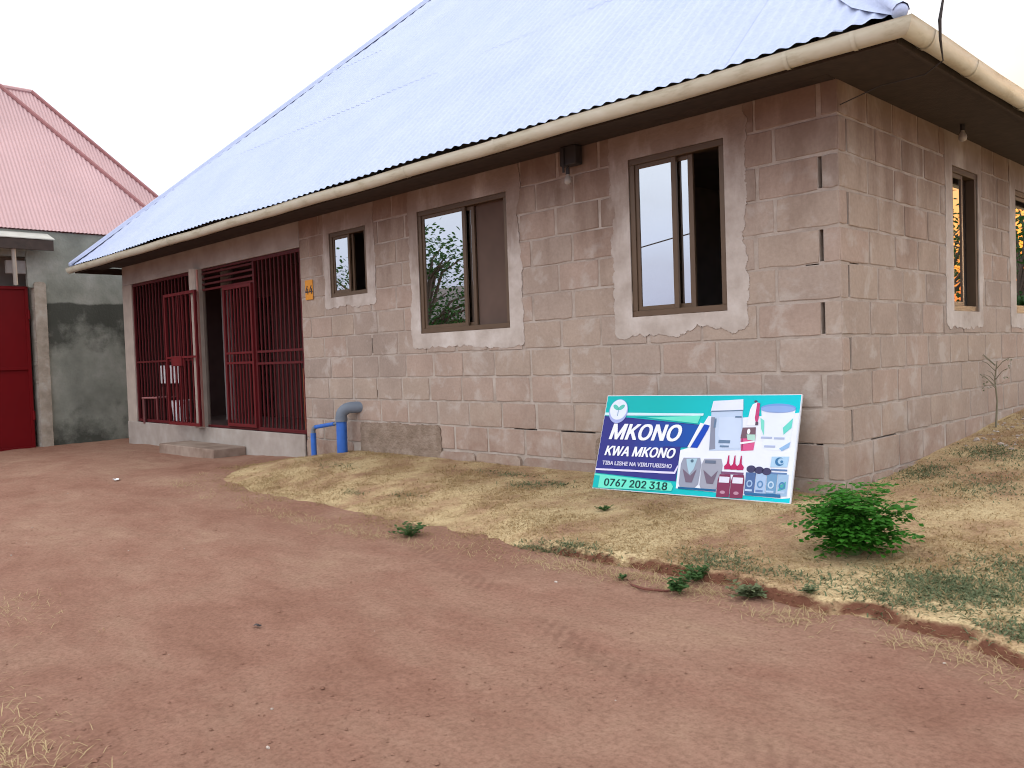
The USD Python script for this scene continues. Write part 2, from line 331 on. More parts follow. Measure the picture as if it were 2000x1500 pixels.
def leaf_mat(name, stops, trans=0.3, rough=0.6):
    return M(name, {
        'g': ('geometry', {}), 'r': ('rgb_ramp', {'ramp': stops}),
        'p': ('principled_bsdf', {'roughness': rough, 'specular_ior_level': 0.3}), 't': ('translucent_bsdf', {}),
        'mx': ('mix_closure', {'fac': trans})},
        [('g.random_per_island', 'r.fac'), ('r.color', 'p.base_color'), ('r.color', 't.color'), ('p.BSDF', 'mx.closure1'), ('t.BSDF', 'mx.closure2')], surface='mx.closure')

STRAW = leaf_mat('straw', [(0.0, (0.36, 0.25, 0.12)), (0.3, (0.52, 0.385, 0.20)), (0.7, (0.63, 0.50, 0.285)), (0.88, (0.67, 0.58, 0.38)), (0.94, (0.34, 0.33, 0.15)), (1.0, (0.30, 0.31, 0.13))], 0.2, 0.8)
PALESTRAW = leaf_mat('pale_straw', [(0.0, (0.46, 0.35, 0.19)), (0.6, (0.60, 0.48, 0.29)), (1.0, (0.68, 0.58, 0.40))], 0.2, 0.8)
WEED = leaf_mat('grey_green_weed', [(0.0, (0.14, 0.17, 0.085)), (0.5, (0.23, 0.24, 0.125)), (1.0, (0.38, 0.35, 0.20))], 0.25, 0.7)
WEED2 = leaf_mat('green_weed', [(0.0, (0.05, 0.115, 0.03)), (1.0, (0.11, 0.18, 0.055))], 0.25, 0.6)
BUSH = leaf_mat('bush_leaf', [(0.0, (0.04, 0.17, 0.015)), (0.5, (0.075, 0.26, 0.025)), (0.92, (0.13, 0.34, 0.045)), (1.0, (0.30, 0.34, 0.08))], 0.3, 0.5)
TREELEAF = leaf_mat('tree_leaf', [(0.0, (0.03, 0.085, 0.02)), (0.5, (0.06, 0.14, 0.035)), (1.0, (0.10, 0.20, 0.05))], 0.3, 0.5)
BARK = plain('bark', (0.11, 0.08, 0.06), 0.95, var=0.3, scale=15, bump=0.6)
GREENSTEM = plain('green_stem', (0.09, 0.14, 0.04), 0.7)
GLASS = M('reflective_glass', {
    'gl': ('glossy_bsdf', {'color': (0.90, 0.93, 0.95), 'roughness': 0.0}), 'tr': ('transparent_bsdf', {'color': (0.30, 0.27, 0.24)}),
    'fr': ('layer_weight', {'blend': 0.35}), 'mr': ('map_range', {'from_min': 0.0, 'from_max': 1.0, 'to_min': 0.62, 'to_max': 1.0}),
    'mx': ('mix_closure', {})},
    [('fr.fresnel', 'mr.value'), ('mr.result', 'mx.fac'), ('tr.BSDF', 'mx.closure1'), ('gl.BSDF', 'mx.closure2')], surface='mx.closure')
NET = plain('brown_insect_mesh', (0.095, 0.06, 0.046), 0.9, var=0.12)
BLUEPIPE = plain('blue_plastic_pipe', (0.022, 0.11, 0.42), 0.4, var=0.2, scale=9)
GREYPIPE = plain('grey_plastic_pipe', (0.125, 0.15, 0.19), 0.5)
ORANGEWOOD = plain('orange_brown_wood', (0.29, 0.085, 0.03), 0.6, var=0.2, scale=10)
PLATE = plain('orange_plate', (0.62, 0.25, 0.015), 0.5, var=0.1)
DARKINK = plain('dark_ink', (0.03, 0.02, 0.02), 0.6)
WHITEPL = plain('white_plastic', (0.78, 0.78, 0.80), 0.45, var=0.03)
BULBGLASS = plain('frosted_glass', (0.34, 0.31, 0.28), 0.25, var=0.03)
BLACKPL = plain('black_plastic', (0.025, 0.022, 0.022), 0.5)
STONE = rough_mat('pebble', (0.25, 0.19, 0.15), (0.38, 0.31, 0.26), (0.52, 0.47, 0.43), scale=9.0)
CONC = rough_mat('concrete_slab', (0.18, 0.125, 0.095), (0.27, 0.20, 0.16), (0.35, 0.28, 0.23), scale=3.0)
POLE = plain('whitewashed_column', (0.40, 0.34, 0.29), 0.85, var=0.12, bump=0.2)
COPPER = plain('reddish_pole', (0.34, 0.15, 0.12), 0.6)

# ------------------------------------------------------------------ ground
def sstep(t):
    t = np.clip(t, 0, 1)
    return t * t * (3 - 2 * t)

def fbm2(x, y, s, seed=0, o=4):
    return meshkit.fbm(np.stack([np.asarray(x) * s, np.asarray(y) * s, np.zeros_like(np.asarray(x, float))], -1), o, seed) - 0.5

def z_dirt(x, y):
    x = np.asarray(x, float); y = np.asarray(y, float)
    base = -0.26 - 0.015 * np.clip(-x - 7, 0, 9) - 0.03 * np.clip(-y, 0, 10)
    return base + 0.05 * fbm2(x, y, 0.7, 1) + 0.016 * fbm2(x, y, 3.5, 2) + 0.010 * fbm2(x, y, 11, 5, 3)

LAWN_EDGE = [(-6.85, 0.3), (-7.2, -0.3), (-7.45, -0.62), (-7.2, -1.05), (-6.55, -1.62), (-5.4, -1.86), (-4.6, -1.93), (-3.78, -1.93), (-2.87, -2.02), (-1.92, -1.93),
             (-1.35, -1.86), (-0.9, -1.80), (-0.15, -1.77), (0.33, -1.80), (0.71, -1.90), (1.08, -1.87), (1.32, -1.90), (1.7, -2.06),
             (2.3, -2.4), (3.4, -3.1), (5.5, -4.8), (10, -7.5), (16, -10), (16, 14), (-6.85, 14)]
LAWN_POLY = Polygon(LAWN_EDGE)
_ring = np.array(LAWN_POLY.exterior.segmentize(0.04).coords)
from scipy.spatial import cKDTree
import shapely
_tree = cKDTree(_ring)
shapely.prepare(LAWN_POLY)
def lawn_d(x, y):
    q = np.stack([np.ravel(x), np.ravel(y)], -1)
    d = _tree.query(q)[0]
    d = np.where(shapely.contains_xy(LAWN_POLY, q[:, 0], q[:, 1]), d, -d).reshape(np.shape(x))
    return d + 0.13 * fbm2(x, y, 2.2, 11) + 0.09 * fbm2(x, y, 7.5, 12)

def z_lawn(x, y, d=None):
    x = np.asarray(x, float); y = np.asarray(y, float)
    if d is None:
        d = lawn_d(x, y)
    T = -0.095 + np.where(y > 0, 0.075 * np.clip(y, 0, 5), 0.088 * np.clip(y, -3, 0)) - 0.012 * np.clip(-x - 2, 0, 5) * 0
    T = T + 0.022 * fbm2(x, y, 2.0, 21) + 0.014 * fbm2(x, y, 7, 22)
    lo = z_dirt(x, y) + 0.006
    L = 0.085 + 1.1 * sstep((-x - 0.9) / 1.8)
    z = lo - 0.022 + (T - lo + 0.022) * sstep((d + 0.01) / L)
    return z

def axis(parts):
    return np.unique(np.round(np.concatenate([np.arange(a, b, s) for a, b, s in parts] ), 4))
gx = axis([(-300, -40, 20), (-40, -16, 2.0), (-16, 4, 0.045), (4, 20, 1.0), (20, 301, 20)])
gy = axis([(-300, -30, 20), (-30, -7, 1.0), (-7, 0.3, 0.04), (0.3, 12, 0.6), (12, 301, 20)])
GX, GY = np.meshgrid(gx, gy)
gm = grid(GX, GY, z_dirt(GX, GY))
tag(P(obj('ground', gm, DIRT, smooth=True)), 'reddish brown swept dirt yard', kind='structure')
lx = axis([(-8, -1.6, 0.035), (-1.6, 2.4, 0.018), (2.4, 16, 0.4)])
ly = axis([(-9, -3.0, 0.4), (-3.0, -1.4, 0.018), (-1.4, 0.3, 0.035), (0.3, 6, 0.09), (6, 14, 0.5)])
LX, LY = np.meshgrid(lx, ly)
LD = lawn_d(LX, LY)
ok = (LD > -0.03) & ~((LX < -0.12) & (LY > 0.12))
keep = ok[:-1, :-1] & ok[1:, :-1] & ok[:-1, 1:] & ok[1:, 1:]
tag(P(obj('lawn', grid(LX, LY, z_lawn(LX, LY, LD), keep), LAWN, smooth=True)), 'raised verge of dry straw coloured turf along the house', kind='structure')

# ------------------------------------------------------------------ the house
house = node('block_house')
tag(P(house), 'unplastered concrete block house with a steep grey metal roof and cream gutters', 'house')
CH = 0.25
WIN = {'W1': (-1.76, -0.87, 1.225, 2.515), 'W2': (-4.55, -3.20, 1.21, 2.495), 'W3': (-6.25, -5.49, 1.715, 2.485)}
WINR = {'R1': (2.21, 2.885, 1.20, 2.45), 'R2': (4.05, 5.3, 1.20, 2.45)}
XG0, XG1 = -12.45, -6.93          # verandah opening
ZG0, ZG1 = 0.045, 2.40
DEPTH = 8.4

def split(z0, z1, s0, s1):
    return sbox(s0, z0, s1, z1)

def block_piece(poly, wall, proud):
    """one block face: outline with uneven edges, chamfered when it is a plain rectangle"""
    g = poly
    c = np.array(g.exterior.coords)[:-1]
    rect = len(c) == 4
    out = []
    n = len(c)
    for i in range(n):
        a, b = c[i], c[(i + 1) % n]
        L = np.linalg.norm(b - a)
        k = max(2, int(L / 0.09)) if rect else 1
        for t in np.arange(k) / k:
            q = a + (b - a) * t
            if t == 0 and rect:
                cc = g.centroid.coords[0]
                q = q + (np.array(cc) - q) / np.linalg.norm(np.array(cc) - q) * rng.uniform(0.002, 0.011)
            else:
                q = q + rng.normal(0, 0.0022, 2)
            out.append(q)
    out = np.array(out)
    if not rect:
        return to_wall(prism(Polygon(out).buffer(0), 0.035 + proud), wall, -0.035)
    cen = out.mean(0)
    dirs = cen - out
    dirs /= np.linalg.norm(dirs, axis=1, keepdims=True)
    tilt = rng.normal(0, 0.004, 2)
    def lay(q, d):
        return np.c_[q, d + (q - cen) @ tilt]
    inn = out + dirs * rng.uniform(0.004, 0.009, (len(out), 1))
    V = np.vstack([lay(out, np.full(len(out), -0.035)), lay(out, np.full(len(out), proud - 0.004)), lay(inn, np.full(len(out), proud)), np.r_[cen, proud + 0.001][None]])
    m = len(out); Fc = []
    for i in range(m):
        j = (i + 1) % m
        for o in (0, m):
            Fc += [[o + i, o + j, o + m + i], [o + j, o + m + j, o + m + i]]
        Fc.append([2 * m + i, 2 * m + j, 3 * m])
    return to_wall(trimesh.Trimesh(V, Fc, process=False), wall)

def build_wall(wall, s0, s1, edge_at, holes, plaster_polys, smax_blocks):
    w = node(wall + '_wall' if wall != 'right' else 'side_wall', house)
    slots = []
    blocks = []
    r = np.random.default_rng(3 if wall == 'front' else 4)
    direction = -1 if wall == 'front' else 1
    for k in range(0, 12):
        z0, z1 = k * CH, (k + 1) * CH
        hdr = (k % 2 == 0) if wall == 'front' else (k % 2 == 1)
        pos = edge_at
        first = True
        while (pos > s0 + 0.02) if direction < 0 else (pos < smax_blocks - 0.02):
            L = 0.115 if (first and hdr) else r.uniform(0.435, 0.49)
            if first and not hdr:
                L = 0.46
            j = 0.016 + abs(r.normal(0, 0.009))
            if first:
                j = 0.030 if hdr else 0.02
            end = pos + direction * L
            if direction < 0:
                end = max(end, s0)
                if end - s0 < 0.16:
                    end = s0
            else:
                end = min(end, smax_blocks)
            a, b = min(pos, end), max(pos, end)
            jb = r.uniform(0.006, 0.011); jt = r.uniform(0.006, 0.011)
            zt = min(z1 - jt, 2.95)
            if zt - z0 > 0.08 and b - a > 0.05:
                blocks.append((sbox(a, z0 + jb, b, zt), k))
            if first and hdr and wall == 'front' and 3 <= k <= 9:
                pass
            if first and hdr and wall == 'right' and 1 <= k <= 9:
                pass
            if not first and r.random() < 0.0:
                slots.append(sbox(min(end, end + direction * j), z0 + 0.04, max(end, end + direction * j), z1 - 0.03))
            pos = end + direction * j
            first = False
    # a few open bed joints near the corner
    if wall == 'front':
        slots += [sbox(-0.20, 0.243, 0.0, 0.256), sbox(-0.42, 0.247, -0.22, 0.254), sbox(-0.10, 2.243, -0.03, 2.258), sbox(-0.25, 1.497, -0.02, 1.505), sbox(-0.12, 1.745, -0.02, 1.754),
                  sbox(-3.2, 0.245, -2.9, 0.256), sbox(-2.6, 0.243, -2.2, 0.256)]
        for (zz, s) in ((0.78, -5.42), (1.03, -5.43), (1.53, -5.44), (0.53, -5.38)):
            slots.append(sbox(s - 0.03, zz, s, zz + 0.17 if zz > 0.6 else zz + 0.08))
    else:
        slots += [sbox(0.0, 0.244, 0.12, 0.256), sbox(0.45, 0.246, 0.9, 0.257), sbox(0.1, 1.497, 0.3, 1.505)]
    holes_u = unary_union([sbox(*[h[0], h[2], h[1], h[3]]) for h in holes])
    region = sbox(s0, -0.45, -0.15, 3.25) if wall == 'front' else sbox(0.15, -0.45, s1, 3.25)
    if wall == 'front':
        region = region.difference(sbox(XG0 - 20, -1, XG1, ZG1)).difference(sbox(XG0 - 20, 2.40, XG1, 9))
    core = region.difference(holes_u).difference(unary_union(slots))
    obj('mortar', to_wall(prism(core, 0.147), wall, -0.150), MORTAR, w)
    plas = unary_union([p for p in plaster_polys])
    cut = unary_union([holes_u, unary_union(slots)])
    for g, k in blocks:
        q = g
        if q.intersects(holes_u):
            q = q.difference(holes_u)
        if q.is_empty:
            continue
        if plas.buffer(-0.03).contains(q):
            continue
        for gg in getattr(q, 'geoms', [q]):
            if gg.area < 0.004:
                continue
            proud = r.uniform(0.0015, 0.0055)
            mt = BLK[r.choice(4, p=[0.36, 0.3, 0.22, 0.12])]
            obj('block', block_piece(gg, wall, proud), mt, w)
    return w

def ragged(s0, s1, z0, z1, amp, seed, skew=0.0):
    """a trowelled surround with a wandering edge"""
    r = np.random.default_rng(seed)
    ring = np.array(sbox(s0, z0, s1, z1).exterior.segmentize(0.035).coords)[:-1]
    c = np.array([(s0 + s1) / 2, (z0 + z1) / 2])
    t = np.arange(len(ring))
    big = np.interp(t, np.arange(0, len(ring) + 8, 7), r.normal(0, 1, len(np.arange(0, len(ring) + 8, 7))))
    off = amp * (0.75 * big + 0.35 * r.normal(0, 1, len(ring))) * np.where(ring[:, 1] < z0 + 0.02, 1.5, 1.0)
    d = ring - c
    d /= np.linalg.norm(d, axis=1, keepdims=True)
    p = Polygon(ring + d * off[:, None]).buffer(-0.05).buffer(0.05).buffer(0.012).buffer(-0.012)
    p = Polygon(np.array(p.exterior.segmentize(0.02).coords)[:-1] + r.normal(0, amp * 0.10, (len(np.array(p.exterior.segmentize(0.02).coords)) - 1, 2))).buffer(0)
    p = max(getattr(p, 'geoms', [p]), key=lambda g: g.area)
    return p

SUR = {'W1': ragged(-1.95, -0.70, 1.055, 2.80, 0.034, 31), 'W2': ragged(-4.70, -3.03, 1.05, 2.80, 0.024, 32), 'W3': ragged(-6.38, -5.33, 1.585, 2.80, 0.020, 33)}
SURR = {'R1': ragged(2.03, 2.99, 1.05, 2.80, 0.020, 34), 'R2': ragged(3.85, 5.5, 1.04, 2.80, 0.020, 35)}
def corner_pillar(par):
    full = sbox(-0.15, 0.003, -0.003, 0.15)
    ms = [prism(full, CH + 0.2).apply_translation((0, 0, -0.45 + 0.0))]
    ms[0].vertices[:, 2] = np.where(ms[0].vertices[:, 2] > -0.3, 0.0, -0.45)
    for k in range(0, 13):
        z0 = k * CH
        if k > 10:
            q = full
        elif k % 2 == 0:
            q = full.difference(sbox(-0.145, -0.01, -0.117, 0.09)) if 3 <= k <= 9 else full
        else:
            q = full.difference(sbox(-0.09, 0.117, 0.01, 0.144))
        for a, b, g in ((0, 0.018, full), (0.018, CH - 0.014, q), (CH - 0.014, CH, full)):
            m = prism(g, b - a); m.apply_translation((0, 0, z0 + a)); ms.append(m)
    obj('corner_mortar', ms, MORTAR, par)
fwall = build_wall('front', XG1, 0.0, 0.0, list(WIN.values()), list(SUR.values()), 0)
rwall = build_wall('right', 0.0, DEPTH, 0.0, list(WINR.values()), list(SURR.values()), 4.75)
corner_pillar(fwall)
def surround(poly, hole, wall, par):
    h = sbox(hole[0], hole[2], hole[1], hole[3])
    rim = poly.difference(h)
    m = to_wall(prism(rim, 0.015), wall, -0.008)
    m2 = to_wall(prism(poly.buffer(-0.016).difference(h), 0.006), wall, 0.0145)
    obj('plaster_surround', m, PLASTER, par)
for k in WIN:
    surround(SUR[k], WIN[k], 'front', fwall)
for k in WINR:
    surround(SURR[k], WINR[k], 'right', rwall)
# patches of fallen render and mud-stained foundation
def base_patch(s0, s1, z0, z1, wall, par, seed, mat=MUDBASE, th=0.03):
    g = ragged(s0, s1, z0, z1, 0.02, seed)
    obj('mud_patch', to_wall(prism(g, th + 0.02), wall, -0.02), mat, par)
base_patch(-5.75, -4.28, -0.22, 0.24, 'front', fwall, 41, th=0.016)
base_patch(-2.20, -1.50, -0.25, 0.22, 'front', fwall, 42, th=0.014)
# foundation course below the blocks
for i, (a, b) in enumerate([(-6.93, -5.9), (-4.3, -3.75), (-3.72, -3.1), (-3.07, -2.2), (-1.5, -0.95), (-0.92, -0.45), (-0.42, 0.02)]):
    obj('foundation_block', to_wall(prism(ragged(a, b, -0.3, -0.008 - 0.01 * (i % 2), 0.006, 60 + i), 0.05 + 0.012 * (i % 3)), 'front', -0.045), BLK[i % 4], fwall)
for i, (a, b) in enumerate([(0.03, 0.42), (0.45, 0.8), (0.83, 1.3), (1.33, 1.9), (1.95, 2.6)]):
    obj('foundation_block', to_wall(prism(ragged(a, b, -0.3, -0.006, 0.006, 70 + i), 0.05 + 0.012 * (i % 3)), 'right', -0.045), BLK[(i + 1) % 4], rwall)

# remaining walls, floor, verandah
V = node('verandah', house)
shell = [bx(-12.85, 0.0, DEPTH, DEPTH + 0.15, -0.45, 3.25), bx(-12.85, -12.70, 1.85, DEPTH, -0.45, 3.25)]
obj('outer_wall', shell, MORTAR, house)
obj('partition_wall', [bx(-6.93, -6.78, 0.16, DEPTH, -0.3, 3.2), bx(-6.77, -0.16, 3.4, 3.5, -0.3, 3.2), bx(-2.45, -2.35, 0.16, 3.39, -0.3, 3.2)], ROOMWALL, house)
obj('room_floor', [bx(-6.77, -0.151, 0.151, DEPTH - 0.001, -0.30, 0.0)], ROOMWALL, house)
obj('room_ceiling', [bx(-6.775, -0.152, 0.152, DEPTH - 0.002, 2.62, 2.64)], ROOMWALL, house)
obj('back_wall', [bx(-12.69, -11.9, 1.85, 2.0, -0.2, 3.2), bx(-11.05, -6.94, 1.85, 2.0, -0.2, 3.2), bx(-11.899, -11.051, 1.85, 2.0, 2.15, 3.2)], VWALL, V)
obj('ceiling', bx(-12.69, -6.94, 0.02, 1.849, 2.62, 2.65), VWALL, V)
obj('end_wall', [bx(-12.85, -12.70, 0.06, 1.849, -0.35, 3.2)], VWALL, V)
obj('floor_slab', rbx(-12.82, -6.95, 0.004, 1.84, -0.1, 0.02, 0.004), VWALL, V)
obj('plinth', rbx(-12.83, -6.95, -0.03, 0.0, -0.5, 0.038, 0.008), PLINTH, V)
obj('lintel', [rbx(-12.85, -6.935, -0.004, 0.14, 2.405, 3.2, 0.005)], PLINTH, V)
obj('corner_column', rbx(-12.85, -12.46, -0.012, 0.055, -0.45, 2.404, 0.008), POLE, V)
obj('column', tube([(-9.88, -0.005, 0.03), (-9.88, -0.005, 2.41)], 0.115, 14), POLE, V)
obj('column', tube([(-11.35, 1.2, 0.02), (-11.35, 1.2, 2.62)], 0.11, 14), plain('grey_inner_column', (0.30, 0.29, 0.28), 0.9), V)

# the red bar screen
scr = node('bar_screen', house)
def bar(x0, x1, y0, y1, z0, z1, mat=REDBAR, name='bar', par=None):
    obj(name, rbx(x0, x1, y0, y1, z0, z1, 0.002), mat, par or scr)
yf = 0.03
def panel(x0, x1, z0, z1, n, par, y=yf, fr=0.045, mids=(), mat=REDBAR, skip_frame=False):
    t = 0.02
    bar(x0, x1, y - t, y + t, z0, z0 + fr, mat, 'rail', par)
    bar(x0, x1, y - t, y + t, z1 - fr, z1, mat, 'rail', par)
    bar(x0, x0 + fr, y - t + .001, y + t - .001, z0 + fr, z1 - fr, mat, 'stile', par)
    bar(x1 - fr, x1, y - t + .001, y + t - .001, z0 + fr, z1 - fr, mat, 'stile', par)
    for z in mids:
        bar(x0 + fr, x1 - fr, y - 0.016, y + 0.012, z - 0.016, z + 0.016, mat, 'rail', par)
    for i in range(n):
        x = x0 + fr + (x1 - x0 - 2 * fr) * (i + 1) / (n + 1)
        bar(x - 0.011, x + 0.011, y - 0.010, y + 0.010, z0 + fr, z1 - fr, mat, 'bar', par)
panel(XG0, -10.05, ZG0, ZG1 - 0.002, 17, scr, mids=(1.06,))
panel(-8.20, XG1 - 0.002, ZG0, ZG1 - 0.002, 10, scr, mids=(0.96, 1.12), mat=REDBAR)
# transom over the door
for z in (2.09, 2.17, 2.25, 2.33, 2.38):
    bar(-9.75, -8.201, yf - 0.018, yf + 0.018, z - 0.014, z + 0.014, REDBAR2 if z < 2.1 else REDBAR, 'rail')
bar(-9.75, -8.201, yf - 0.02, yf + 0.02, 0.044, 0.075, REDBAR, 'rail')
door1 = node('open_gate_leaf', house)
panel(-10.74, -9.62, 0.06, 2.085, 6, door1, y=-0.155, mids=(1.1,), mat=REDBAR2)
obj('lock_box', rbx(-10.5, -10.15, -0.185, -0.13, 0.97, 1.12, 0.004), REDBAR2, door1)
door2 = node('closed_gate_leaf', house)
panel(-9.05, -8.205, 0.08, 2.07, 7, door2, y=0.0, mids=(0.98, 1.12), mat=REDBAR2)
obj('hinge_post', tube([(-9.66, -0.10, 0.05), (-9.66, -0.10, 2.38)], 0.016, 8), COPPER, V)

# windows
def window(wall, rect, kind, lab):
    s0, s1, z0, z1 = rect
    w = node('window', house)
    W_ = s1 - s0
    fr = 0.05
    def fb(a0, a1, b0, b1, d0, d1, name, mat=FRAME, par=w, c=0.003):
        return obj(name, to_wall(rbx(a0, a1, b0, b1, d0, d1, c), wall), mat, par)
    fd0, fd1 = -0.085, -0.004
    obj('frame', [to_wall(q, wall) for q in (rbx(s0, s1, z0, z0 + fr, fd0, fd1, .003), rbx(s0, s1, z1 - fr, z1, fd0, fd1, .003),
                                            rbx(s0, s0 + fr, z0 + fr, z1 - fr, fd0, fd1 - .001, .003), rbx(s1 - fr, s1, z0 + fr, z1 - fr, fd0, fd1 - .001, .003))], FRAME, w)
    a0, a1 = s0 + fr, s1 - fr
    c0, c1 = z0 + fr, z1 - fr
    mid = {'W1': 0.50, 'W2': 0.545, 'W3': 0.52}.get(kind, 0.5)
    m = a0 + (a1 - a0) * mid
    def sash(x0, x1, dd, st, name):
        sh = node(name, w)
        obj('sash_frame', [to_wall(q, wall) for q in (rbx(x0, x0 + st * .7, c0, c1, dd - .012, dd + .012, .002), rbx(x1 - st, x1, c0, c1, dd - .0122, dd + .0122, .002),
                           rbx(x0 + st * .7, x1 - st, c0, c0 + .035, dd - .011, dd + .011, .002), rbx(x0 + st * .7, x1 - st, c1 - .035, c1, dd - .011, dd + .011, .002))], FRAME, sh)
        g = bx(x0 + st * .7, x1 - st, c0 + .035, c1 - .035, dd - .002, dd + .002)
        obj('pane', to_wall(g, wall), GLASS, sh)
    st = 0.045 if W_ > 0.8 else 0.035
    sash(a0, m, -0.030, st, 'front_sash')
    off = {'W1': 0.135, 'W2': 0.10, 'W3': 0.035}.get(kind, 0.04)
    sash(a0 + off, m + off, -0.062, st, 'rear_sash')
    if kind == 'W2':
        obj('insect_screen', to_wall(bx(m + off + .002, a1, c0, c1, -.083, -.078), wall), NET, w)
    return w
for k in WIN:
    window('front', WIN[k], k, '')
for k in WINR:
    window('right', WINR[k], k, '')

# roof: corrugated sheets on the front slope, plain corrugated slopes elsewhere
XE0, XE1, YE0, YE1, ZE = -13.42, 0.645, -0.625, DEPTH + 0.62, 2.795
TAN = 0.955
COS = 1 / math.sqrt(1 + TAN * TAN)
half = (YE1 - YE0) / 2
roof = node('roof', house)
PITCHC, AMP = 0.115, 0.0085
sheetw = PITCHC * 7
def slope_sheet(u0, u1, v0, v1, lift, seed, per=6, rows=7, wob=1.0):
    """front slope: u along x from the left eave corner, v along the slope's plan depth; cut by the two hips"""
    r = np.random.default_rng(seed)
    LU = XE1 - XE0
    nu = max(2, int(round((u1 - u0) / PITCHC * per)))
    us = np.linspace(u0, u1, nu + 1)
    vmax = np.minimum(np.minimum(us, LU - us), half)
    va = np.minimum(v0, vmax); vb = np.minimum(v1, vmax)
    t = np.linspace(0, 1, rows + 1)
    VV = va[None] + (vb - va)[None] * t[:, None]
    UU = np.repeat(us[None], rows + 1, 0)
    ph = r.uniform(0, 0.4)
    corr = AMP * np.cos(2 * np.pi * us / PITCHC)
    low = 0.026 * wob * (meshkit.noise(np.stack([UU * 1.1, VV * 1.3, np.zeros_like(UU)], -1), 3) - .5) + 0.012 * wob * (meshkit.noise(np.stack([UU * .5, VV * 2.2, np.ones_like(UU)], -1), 8) - .5)
    nrm = corr[None] + lift + low + r.normal(0, 0.0006)
    X = XE0 + UU
    Y = YE0 + VV - nrm * TAN * COS
    Z = ZE + VV * TAN + nrm * COS
    k = np.repeat(((vb - va) > 1e-4)[None], rows + 1, 0)
    kk = k[:-1, :-1] | k[:-1, 1:]
    if not kk.any():
        return None
    return grid(X, Y, Z, kk)
LU = XE1 - XE0
rows_v = [(0.0, 1.78, 0.012), (1.62, 3.40, 0.0132), (3.24, half, 0.0144)]
ns = int(math.ceil(LU / sheetw))
for i in range(ns):
    for j, (v0, v1, lift) in enumerate(rows_v):
        u0 = i * sheetw; u1 = min(LU, (i + 1) * sheetw + PITCHC * 0.5)
        jit = 0.02 * math.sin(i * 12.9 + j * 4.1)
        m = slope_sheet(u0, u1, v0 + (jit if j else 0.008 * math.sin(i * 5.3)), v1, lift + 0.0010 * (i % 2), i * 10 + j)
        if m is not None:
            obj('roof_sheet', m, ROOFZ, roof, smooth=True)
def plain_slope(p0, p1, q1, q0, name):
    """other slopes, corrugated along p0->p1"""
    p0, p1, q0, q1 = map(np.array, (p0, p1, q0, q1))
    n = int(np.linalg.norm(p1 - p0) / PITCHC * 4)
    s = np.linspace(0, 1, n + 1)
    L = np.linalg.norm(p1 - p0)
    e = (p1 - p0) / L
    nn = np.cross(e, q0 - p0); nn /= np.linalg.norm(nn)
    if nn[2] < 0: nn = -nn
    h0 = (q0 - p0) @ e; h1 = (q1 - p0) @ e
    rise = (q0 - p0) - h0 * e
    f = np.clip(np.minimum(s * L / max(h0, 1e-6), (L - s * L) / max(L - h1, 1e-6)), 0, 1)
    low = p0 + np.outer(s * L, e) + np.outer(AMP * np.cos(2 * np.pi * s * L / PITCHC), nn)
    hi = low + f[:, None] * rise
    X = np.stack([low, hi]);
    return grid(X[..., 0], X[..., 1], X[..., 2])
R0 = (XE0 + half, YE0 + half, ZE + half * TAN); R1 = (XE1 - half, YE0 + half, ZE + half * TAN)
obj('side_slope', plain_slope((XE1, YE0, ZE), (XE1, YE1, ZE), (R1[0], R1[1] + 1e-3, R1[2]), (R1[0], R1[1] - 1e-3, R1[2]), ''), ROOFZ, roof, smooth=True)
obj('side_slope', plain_slope((XE0, YE1, ZE), (XE0, YE0, ZE), (R0[0], R0[1] - 1e-3, R0[2]), (R0[0], R0[1] + 1e-3, R0[2]), ''), ROOFZ, roof, smooth=True)
obj('rear_slope', plain_slope((XE1, YE1, ZE), (XE0, YE1, ZE), R0, R1, ''), ROOFZ, roof, smooth=True)
def cap(a, b, name):
    a, b = np.array(a, float), np.array(b, float)
    e = (b - a) / np.linalg.norm(b - a)
    side = np.cross(e, [0, 0, 1]); side /= np.linalg.norm(side)
    nn = np.cross(side, e)
    prof = [(-0.125, -0.066), (-0.06, -0.030), (-0.05, 0.005), (-0.032, 0.036), (0, 0.05), (0.032, 0.036), (0.05, 0.005), (0.06, -0.030), (0.125, -0.066)]
    t = np.linspace(0, 1, 24)
    t = np.r_[0, 0.012, 0.03, 0.05, t[2:]]
    wd = np.interp(t, [0, 0.045], [0.34, 1.0])
    X = np.array([[a + (b - a) * tt + side * p * (w if abs(p) > 0.055 else 1) + nn * (q * (w if abs(p) > 0.055 else 1) + 0.026) for p, q in prof] for tt, w in zip(t, wd)])
    obj(name, grid(X[..., 0], X[..., 1], X[..., 2]), ROOFZ, roof, smooth=60)
cap((XE1 + 0.012, YE0 - 0.012, ZE - 0.012 * TAN), R1, 'hip_cap')
for cx in (XE1 + 0.012, XE0 - 0.012):
    sp_ = trimesh.creation.icosphere(2, 0.046); sp_.apply_translation((cx, YE0 - 0.012, ZE + 0.012)); obj('hip_end', sp_, ROOFZ, roof, smooth=True)
cap((XE0 - 0.012, YE0 - 0.012, ZE - 0.012 * TAN), R0, 'hip_cap')
cap(R0, R1, 'ridge_cap')
